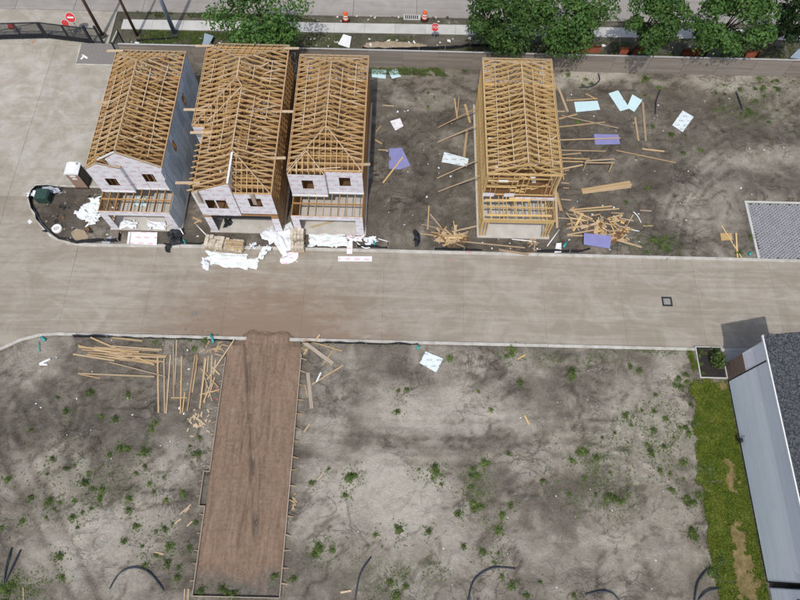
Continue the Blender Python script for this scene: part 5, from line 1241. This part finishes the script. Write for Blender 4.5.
p = GG(298.5, 249); stones((p.x, p.y, p.z), 0, 'lower cube of cream stone at the kerb in front of the tall cube', 4, 2, 4, .28, .32, .16)

# ---------------------------------------------------------------- foliage
def leaf_cards(n, fn_, size, rs, tri=False):
    """n small leaf faces; fn_ -> centre, outward normal"""
    V = np.zeros((n*4, 3)); 
    for i in range(n):
        c, nr = fn_(rs); nr = nr+rs.normal(0, .55, 3); nr /= np.linalg.norm(nr)+1e-9
        a = np.cross(nr, rs.normal(0, 1, 3)); a /= np.linalg.norm(a)+1e-9; b = np.cross(nr, a); s = size*rs.uniform(.6, 1.35); s2 = s*rs.uniform(.5, .85)
        V[i*4:i*4+4] = (c-a*s-nr*s*.15, c+b*s2, c+a*s-nr*s*.15, c-b*s2)
    F = np.arange(n*4).reshape(n, 4); return V, F
def tree(u, v, rad, label, mat, seed, base_dx=0, zc=5.6, n=9000, base_y=46.4, hgt=3.4):
    rs = np.random.RandomState(seed); c = G(u, v, zc); o = empty('shade_tree', (c.x+base_dx, base_y, 0)); tag(o, label, 'tree', 'trees behind the timber fence')
    off = Vector((-base_dx, c.y-base_y, zc))
    lob = []
    for k in range(34):
        d = rs.normal(0, 1, 3); d /= np.linalg.norm(d); r = rs.uniform(.35, 1.0)**.6
        lob.append((np.array([off.x, off.y, off.z])+d*np.array([rad*.82, rad*.72, hgt*.75])*r, rs.uniform(.17, .33)*rad))
    def fn_(rs):
        c0, r0 = lob[rs.randint(len(lob))]; d = rs.normal(0, 1, 3); d /= np.linalg.norm(d); d[2] = d[2] if rs.rand() < .4 else abs(d[2])
        return c0+d*r0*rs.uniform(.55, 1.08)*np.array([1, 1, .8]), d
    V, F = leaf_cards(n, fn_, .145, rs); npmesh('crown', V, F, mat, False, o)
    m = MB(); top = Vector((off.x*.6, off.y*.6, zc-1.0))
    m.tube([(0, 0, -.1), (off.x*.15, off.y*.15, 1.2), (off.x*.35, off.y*.35, 2.6), tuple(top)], [.24, .19, .16, .11], 9); m.build('trunk', 'bark', o, True)
    for k in range(7):
        t = Vector(lob[k*3][0]); st = Vector((off.x*.3, off.y*.3, 2.3+.2*k)); mid = st.lerp(t, .5)+Vector((0, 0, .3)); MB().tube([st, mid, t], [.09, .06, .025], 6).build('limb', 'bark', o, True)
tree(256, 14, 4.9, 'bright green tree behind the jogged house, overhanging the fence', 'leaf', 1, n=7500)
tree(507, 20, 4.2, 'dense green tree behind the lone framed house', 'leaf', 2, n=8000)
tree(566, 16, 4.6, 'green tree whose crown joins the one behind the lone house', 'leaf', 3, n=8500, base_dx=.5)
tree(653, 22, 3.4, 'rounded green tree with open gaps over rust-orange netting', 'leaf', 4, n=6000)
tree(733, 22, 4.2, 'broad green tree reaching over the fence towards the east yard', 'leaf', 5, n=8500)
tree(806, 12, 3.3, 'dark sparse tree with a bare leaning trunk at the east end', 'leaf_d', 6, n=4200, base_dx=-1.5)
# weeds: a few shared meshes, many individuals
WM = []
for k in range(7):
    rs = np.random.RandomState(50+k); nb = 260
    def fw(rs):
        a = rs.uniform(0, 6.283); r = min(abs(rs.normal(0, .42)), .8)*(1+.28*math.sin(a*2+k)+.2*math.sin(a*5+k*2)); return np.array([r*math.cos(a), r*math.sin(a)*.9, max(.03, .42*(1-r)*rs.uniform(.2, 1))]), np.array([math.cos(a)*.6, math.sin(a)*.6, 1.0])
    V, F = leaf_cards(nb, fw, .095, rs); me = npmesh('weed_leaves', V, F, 'weed'); WM.append(me.data); bpy.data.objects.remove(me)
def weed(u, v, r, label, group):
    p = GG(u, v); o = bpy.data.objects.new('weed_clump', WM[rn.randrange(7)]); o.location = p; o.rotation_euler = (0, 0, rn.uniform(0, 6.28)); s = r*rn.uniform(.85, 1.2); o.scale = (s, s*rn.uniform(.75, 1.15), min(s, .8)); link(o); return tag(o, label, 'weed', group)
def weeds(lst, ox, oy, s, small, group, r=.41):
    for q in lst:
        b = len(q) > 2; u, v = ox+q[0]/s, oy+q[1]/s
        if b:
            for k in range(4): weed(u+rn.gauss(0, 4.0), v+rn.gauss(0, 4.0), r*rn.uniform(.8, 1.3), small.replace('small', 'crowded'), group+' in patches')
        else: weed(u, v, r*rn.uniform(.5, 1.3), small, group)
SWL = ('small green weed on the bare lot left of the dirt pad', 'weeds left of the dirt pad')
weeds([(30, 120), (125, 190), (190, 95), (210, 35), (440, 20), (580, 10), (580, 65), (300, 60), (265, 75), (545, 92), (355, 90), (600, 135), (615, 170), (655, 110), (370, 155), (410, 160), (400, 200), (340, 130), (190, 215), (240, 212), (300, 205), (330, 250), (290, 270), (310, 310), (185, 270), (90, 285), (515, 195), (515, 240), (545, 305), (365, 235), (495, 365), (570, 385), (680, 385), (625, 420), (670, 455), (715, 470), (710, 510), (580, 460), (240, 425), (250, 510), (50, 575, 1), (20, 590, 1), (690, 295), (625, 325), (660, 315), (760, 390), (785, 290), (730, 175), (665, 200), (200, 200), (215, 235), (400, 190), (5, 310)], 0, 450, 4, *SWL)
weeds([(150, 350), (185, 405), (45, 480), (280, 330), (432, 330), (432, 345), (325, 425), (383, 435), (400, 552), (355, 578), (495, 555), (540, 455), (525, 478), (430, 555), (680, 545), (710, 575), (720, 510), (540, 130), (560, 140), (680, 120), (740, 120), (700, 155)], 20, 310, 4, *SWL)
MDL = ('small green weed on the bare lot between dirt pad and lawn', 'weeds between dirt pad and lawn')
weeds([(675, 75), (605, 130), (775, 115, 1), (740, 180), (640, 390, 1), (690, 400), (535, 515)], 160, 450, 4, *MDL)
weeds([(130, 135), (148, 132), (128, 182), (308, 137), (335, 177), (245, 63), (378, 45, 1), (400, 118), (520, 105, 1), (12, 368), (175, 310), (208, 315, 1), (225, 343), (300, 320, 1), (322, 295), (300, 385, 1), (360, 412), (352, 445), (263, 408), (197, 447), (130, 443), (78, 455), (275, 482), (318, 492), (352, 497), (343, 517), (380, 390), (375, 275), (450, 335), (545, 270, 1), (515, 290), (510, 365), (545, 330), (568, 365), (570, 285), (360, 548), (382, 567), (445, 560), (415, 590), (520, 590), (110, 560), (145, 570), (125, 590), (290, 350)], 340, 330, 2.223, *MDL)
weeds([(120, 228), (155, 242), (222, 340), (328, 300, 1), (362, 378), (100, 420), (125, 460), (60, 492), (10, 510), (165, 400), (215, 405), (260, 435), (215, 480), (190, 540), (205, 572), (255, 545), (340, 470), (375, 460), (320, 470), (355, 495), (295, 510), (345, 260)], 600, 310, 4, *MDL)
weeds([(205, 15), (240, 85), (280, 95), (335, 115), (285, 160), (330, 50), (345, 220, 1), (370, 340, 1), (430, 65, 1), (395, 180), (40, 90), (110, 180), (60, 200, 1), (20, 200), (470, 470, 1), (440, 480)], 600, 450, 4, *MDL)
YRD = ('small green weed in the back yard soil below the fence', 'weeds in the back yard')
weeds([(365, 145), (320, 190), (370, 195), (455, 168), (600, 180, 1), (660, 130, 1), (365, 285), (320, 290), (480, 290, 1), (555, 310), (550, 240), (620, 355), (435, 385), (735, 245), (785, 260), (670, 290), (760, 120), (145, 430), (130, 530), (230, 515), (565, 108), (5, 160)], 660, 60, 5.714, *YRD, r=.36)
weeds([(140, 75), (235, 112, 1), (520, 105, 1), (595, 140), (525, 175), (565, 335), (715, 465), (480, 490), (655, 375), (190, 312)], 540, 60, 5, *YRD, r=.36)
weeds([(430, 263), (530, 375), (600, 455, 1), (660, 480, 1), (530, 510), (540, 190)], 540, 150, 5, *YRD, r=.36)
weeds([(740, 265), (770, 285), (740, 335), (680, 295), (630, 150), (680, 145, 1), (740, 150, 1), (790, 155)], 280, 40, 5, *YRD, r=.36)
weeds([(515, 325), (455, 415), (440, 420)], 660, 180, 5.714, 'small green weed beside the paver drive', 'weeds beside the paver drive')
weeds([(545, 150), (550, 165), (535, 205)], 160, 310, 4, 'small green weed at the right front corner of the dirt pad', 'weeds at the dirt pad corner')
for (u, v) in ((222, 589), (226, 593), (201, 591), (233, 594), (275, 576)): weed(u, v, .5, 'small green weed on the grey foot of the dirt pad', 'weeds on the dirt pad').location.z = .14
def cover():
    rs = np.random.RandomState(33); P = []
    for (cx, cy, rx, ry, a) in MW:
        if cy > 44: continue
        n_ = int(min(2600, 170*rx*ry*a+150)); x = cx+rs.normal(0, .62, n_)*rx; y = cy+rs.normal(0, .62, n_)*ry
        k = (fbm(x*1.1, y*1.1, 97, 3) > .5) & (sdist(x, y, PAVED) > .3) & ~((x > PADX0-.1) & (x < PADX1+.1) & (y > PADY0)); P += list(zip(x[k], y[k]))
    for o_ in [o for o in COL.objects if o.name.startswith('weed_clump')]:
        n_ = rs.randint(4, 26); q = rs.normal(0, .45, (n_, 2)); P += [(o_.location.x+a, o_.location.y+b) for a, b in q]
    P = np.array(P); z = ht(P[:, 0], P[:, 1]); V = np.zeros((len(P)*4, 3))
    for i in range(len(P)):
        a = rs.uniform(0, 6.28); s_ = rs.uniform(.03, .085); t_ = rs.uniform(-.4, .4, 2); c_ = np.array([P[i, 0], P[i, 1], z[i]+.03+.05*rs.rand()]); u_ = np.array([math.cos(a), math.sin(a), t_[0]])*s_; w_ = np.array([-math.sin(a), math.cos(a), t_[1]])*s_*.6
        V[i*4:i*4+4] = (c_-u_, c_+w_, c_+u_, c_-w_)
    tag(npmesh('ground_cover', V, np.arange(len(P)*4).reshape(-1, 4), 'weed'), 'thin scatter of low green leaves over the bare lots', 'ground cover', None, 'stuff')
cover()
# planter shrub
rs = np.random.RandomState(90); so = empty('garden_shrub', (25.0, 14.9, .15)); tag(so, 'leafy green shrub growing in the white-edged planting bed', 'shrub')
def fsh(rs):
    d = rs.normal(0, 1, 3); d /= np.linalg.norm(d); d[2] = abs(d[2]); return d*np.array([.62, .8, .95])*rs.uniform(.5, 1.05)+np.array([0, 0, .15]), d
V, F = leaf_cards(520, fsh, .10, rs); npmesh('foliage', V, F, 'weed', False, so); MB().tube([(0, 0, -.05), (.02, 0, .7)], [.05, .03], 6).build('stem', 'bark', so)
for k, (x_, y_) in enumerate(((23.8, 13.9), (23.75, 14.6), (24.2, 15.5), (24.8, 15.85), (24.0, 15.7), (23.7, 15.3), (25.3, 15.8))):
    o = bpy.data.objects.new('bedding_plant', WM[k]); o.location = (x_, y_, .18); o.scale = (.28, .28, .35); link(o); tag(o, 'little bright green bedding plant round the edge of the mulch', 'plant', 'bedding plants in the planter')

# ---------------------------------------------------------------- lawn strip and verge grass
LAWN = [G(*q) for q in ((691, 352), (698, 381), (728, 382), (740, 440), (752, 500), (767, 583), (772, 604), (722, 604), (713, 565), (703, 525), (697, 480), (694, 430), (690, 390))]
LAWN = [(p.x, p.y) for p in LAWN]; LAWN = [(min(x, 25.66), y) for x, y in LAWN]
def lawn_in(x, y, j=.8): return sdist(x, y, LAWN)+((fbm(x*.8, y*.8, 83, 4)-.5)*j*2+.15)*np.clip((25.2-x)/1.0, 0, 1)
lw = gridmesh('lawn', np.arange(21, 25.68, .12), np.arange(-2.6, 16, .12), lambda X, Y: ht(X, Y)+.012, 'grass', True, keep=lambda x, y: lawn_in(x, y) < 0); tag(lw, kind='structure')
DEAD = [G(*q) for q in ((727, 515), (740, 525), (752, 560), (765, 604), (738, 604), (735, 570), (729, 540))]; DEAD = [(p.x, p.y) for p in DEAD]
BARE = [[(p.x, p.y) for p in (G(*a), G(*b), G(*c), G(*d))] for a, b, c, d in (((725, 462), (735, 462), (737, 492), (728, 492)), ((719, 380), (727, 381), (729, 390), (720, 388)))]
def dead_in(x, y):
    d = sdist(x, y, DEAD)
    for b in BARE: d = np.minimum(d, sdist(x, y, b))
    return d+(fbm(x*2.5, y*2.5, 84, 4)-.5)*1.7+.12
ds = gridmesh('dead_grass', np.arange(22, 25.6, .1), np.arange(-2.6, 15, .1), lambda X, Y: ht(X, Y)+.022, 'straw', True, keep=lambda x, y: (dead_in(x, y) < 0) & (lawn_in(x, y) < 0)); tag(ds, kind='structure')
def blades(name, x0, x1, y0, y1, n, keep, mat, hgt, label, seed, wd=.02):
    rs = np.random.RandomState(seed); x = rs.uniform(x0, x1, n); y = rs.uniform(y0, y1, n); k = keep(x, y); x, y = x[k], y[k]; n = len(x); z = ht(x, y); a = rs.uniform(0, 6.28, n); h = hgt*rs.uniform(.5, 1.4, n); l = rs.uniform(-1, 1, (n, 2))*h[:, None]*.8
    V = np.zeros((n, 3, 3)); V[:, 0] = np.stack([x-wd*np.cos(a), y-wd*np.sin(a), z], -1); V[:, 1] = np.stack([x+wd*np.cos(a), y+wd*np.sin(a), z], -1); V[:, 2] = np.stack([x+l[:, 0], y+l[:, 1], z+h], -1)
    o = npmesh(name, V.reshape(-1, 3), np.arange(n*3).reshape(n, 3), mat); return tag(o, label, 'grass', None, 'stuff')
blades('grass', 21, 25.65, -2.6, 16, 52000, lambda x, y: (lawn_in(x, y, .9) < .12) & (dead_in(x, y) > -.05), 'grass', .11, 'rough green lawn grass along the grey house wall', 1, .026)
blades('straw', 22, 25.65, -2.6, 15, 22000, lambda x, y: (dead_in(x, y) < 0.05) & (lawn_in(x, y) < 0), 'straw', .06, 'brown dead grass patch in the lawn', 2)
blades('grass', -27, 44, 44.5, 48.2, 52000, lambda x, y: (fbm(x*.35, y*.6, 88, 3) > .46) & (fbm(x*1.7, y*1.7, 89, 2) > .36) & ~((x > -4.5) & (x < 2) & (np.abs(y-46.8) < .7)), 'weed', .13, 'patchy green grass on the verge behind the timber fence', 3, .03)
blades('grass', -26.5, -14, 44.6, 48.1, 26000, lambda x, y: fbm(x*.5, y*.8, 188, 3) > .40, 'weed', .12, 'green verge grass round the pole bases', 7, .03)
blades('grass', -27.5, -8, 49.9, 50.7, 5000, lambda x, y: fbm(x*.5, y*.6, 92, 3) > .45, 'weed', .13, 'thin green grass between sidewalk and road', 4, .03)
blades('grass', -5, 6, 43.1, 43.95, 5500, lambda x, y: fbm(x*.6, y*.9, 93, 3) > .42, 'weed', .16, 'green grass tuft along the foot of the timber fence', 5, .025)
mud = gridmesh('mud_puddle', np.arange(-4.6, 2.2, .1), np.arange(46.0, 47.7, .1), lambda X, Y: np.full_like(X, .10), 'sand', False, keep=lambda x, y: ((x+1.2)/3.2)**2+((y-46.85)/.62)**2+(fbm(x, y, 95, 3)-.5)*1.2 < 1); tag(mud, kind='structure')
# ---------------------------------------------------------------- rust netting, litter
def netting(px, label, hgt=.9):
    P = [G(*q, .1) for q in px]; o = empty('safety_netting', (P[0].x, P[0].y, 0)); tag(o, label, 'netting'); 
    for a, b in zip(P[:-1], P[1:]):
        n = max(2, int((b-a).length/.12)); a0 = a-P[0]; b0 = b-P[0]; a0.z = b0.z = 0
        m = MB(); N = max(2, int((b-a).length/.4)); 
        for i in range(N+1):
            q = a0.lerp(b0, i/N); d_ = random.uniform(-.12, .12); m.v += [(q.x, q.y+d_, 0), (q.x, q.y+d_*.5+.25, hgt*.55), (q.x, q.y+d_+.2, hgt+random.uniform(-.15, .1))]
        for i in range(N): 
            for e in range(2): m.f.append((i*3+e, (i+1)*3+e, (i+1)*3+e+1, i*3+e+1))
        m.build('mesh_sheet', 'netting', o); boxo('post', a0.x-.03, a0.x+.03, a0.y-.03, a0.y+.03, 0, hgt+.2, 'grate', o)
netting([(545, 52), (575, 53), (600, 52.5)], 'rust-orange netting sagging under the tree behind the lone house'); netting([(618, 55), (642, 54)], 'rust-orange netting bunched between two trees')
netting([(744, 57), (760, 58.5)], 'bright rust-orange netting beside the bare leaning trunk'); netting([(680, 56.5), (700, 57)], 'shaded rust-orange netting under the broad tree')
LM = []
for k in range(4):
    V = [(rn.uniform(-.5, .5)+(-.5 if i % 2 == 0 else .5), (-.5 if i < 2 else .5)+rn.uniform(-.3, .3), rn.uniform(.05, .5)) for i in range(4)]; m = MB(); m.v = V+[(a, b, c-.06) for a, b, c in V]; m.f = [(0, 1, 3, 2), (6, 7, 5, 4), (0, 4, 5, 1), (1, 5, 7, 3), (3, 7, 6, 2), (2, 6, 4, 0)]; LM.append(m)
LMM = {}
def litter(u, v, s, mat, label, group):
    k = rn.randrange(4); 
    if (k, mat) not in LMM: LMM[(k, mat)] = LM[k].mesh('litter', mat)
    p = GG(u, v); 
    sdv = sdist(np.array([p.x]), np.array([p.y]), PAVED)[0]; p.z = 0.0 if sdv < 0 else (.13 if sdv < .3 else p.z)
    o = bpy.data.objects.new('litter', LMM[(k, mat)]); o.location = p; o.rotation_euler = (0, 0, rn.uniform(0, 6.28)); o.scale = (s, s*rn.uniform(.5, 1), s*.5); link(o); tag(o, label, 'litter', group)
def scatter(n, u0, u1, v0, v1, label, group, mats=('paper', 'white', 'trim'), s0=.05, s1=.16):
    for i in range(n): litter(rn.uniform(u0, u1), rn.uniform(v0, v1), rn.uniform(s0, s1), rn.choice(mats), label, group)
scatter(34, 380, 475, 80, 240, 'scrap of pale litter on the soil left of the lone framed house', 'litter left of the lone house')
scatter(30, 566, 690, 90, 255, 'scrap of pale litter on the soil right of the lone framed house', 'litter right of the lone house')
scatter(16, 590, 625, 205, 256, 'white scrap caught in the violet-topped heap', 'litter in the violet-topped heap', s0=.1, s1=.25)
scatter(12, 700, 790, 90, 230, 'scrap of pale litter in the east yard', 'litter in the east yard')
scatter(26, 45, 125, 195, 243, 'scrap of litter on the dark soil inside the kerb curve', 'litter inside the kerb curve', ('paper', 'white', 'black', 'tan'), .08, .25)
scatter(40, 42, 118, 192, 242, 'dark clod or bark scrap on the soil inside the kerb curve', 'clods inside the kerb curve', ('bark', 'mulch', 'rust', 'gravel'), .12, .4)
scatter(16, 195, 290, 236, 252, 'scrap of litter along the kerb before the jogged house', 'litter before the jogged house', ('paper', 'white', 'scrap'), .08, .22)
scatter(10, 470, 540, 238, 252, 'scrap of litter below the slab of the lone house', 'litter below the lone house', ('paper', 'scrap', 'white'), .08, .2)
scatter(26, 30, 190, 338, 460, 'scrap of pale litter on the southwest lot', 'litter on the southwest lot')
scatter(46, 310, 690, 352, 596, 'speck of pale litter on the middle lot', 'litter on the middle lot', s0=.04, s1=.10)
scatter(46, 130, 480, 38, 47, 'white scrap on the verge behind the timber fence', 'litter on the verge', s0=.12, s1=.34)
scatter(22, 310, 480, 16, 23, 'stone or scrap in the strip between sidewalk and road', 'litter beside the road', ('paper', 'stone', 'bark'), .12, .3)
scatter(20, 480, 790, 42, 56, 'pale scrap on the shaded ground under the trees', 'litter under the trees', ('paper', 'stone', 'trim'), .12, .3)
for (u, v, l_) in ((451, 259, 'bright pink marker lying on the street below the lumber heap'), (469, 252, 'pink flagging on the kerb below the lumber heap'), (578, 250, 'red plastic cap beside the hooked silt fence'), (238, 357, 'pink flag on a stake at the left front of the dirt pad'), (294, 353, 'pink flag on a stake at the right front of the dirt pad'), (217, 388, 'pink flag tape halfway along the left form boards'), (217, 399, 'second pink flag tape just below the first on the left form boards'), (33, 42, 'orange scrap at the gate'), (145, 44, 'red plastic scrap on the grass behind the slate-walled house')):
    litter(u, v, .17, 'red' if 'red' in l_ else ('orange' if 'orange' in l_ else 'pink'), l_, None)
for (px, l_) in (([(211, 335), (214, 343)], 'teal tube standing at the kerb left of the dirt pad'), ([(42, 337.5), (46, 341)], 'teal tube lying at the lower kerb bend'), ([(184, 240.5), (186, 244)], 'teal tube on the soil by the slate-walled house'), ([(563, 248), (566, 243)], 'teal tube beside the small printed panel'), ([(748, 255.5), (751, 253)], 'teal tube in weeds beside the paver drive'), ([(374, 242), (375, 247)], 'teal tube on the flat white sheet'), ([(39.5, 342), (40, 352)], 'thin teal stake on the southwest lot'), ([(419, 346), (417, 349.5)], 'teal tube above the marked white sheet')):
    pipe(px, l_, .1 if 'thin' not in l_ else .03, 'teal', .12, 'tube', 'tube')
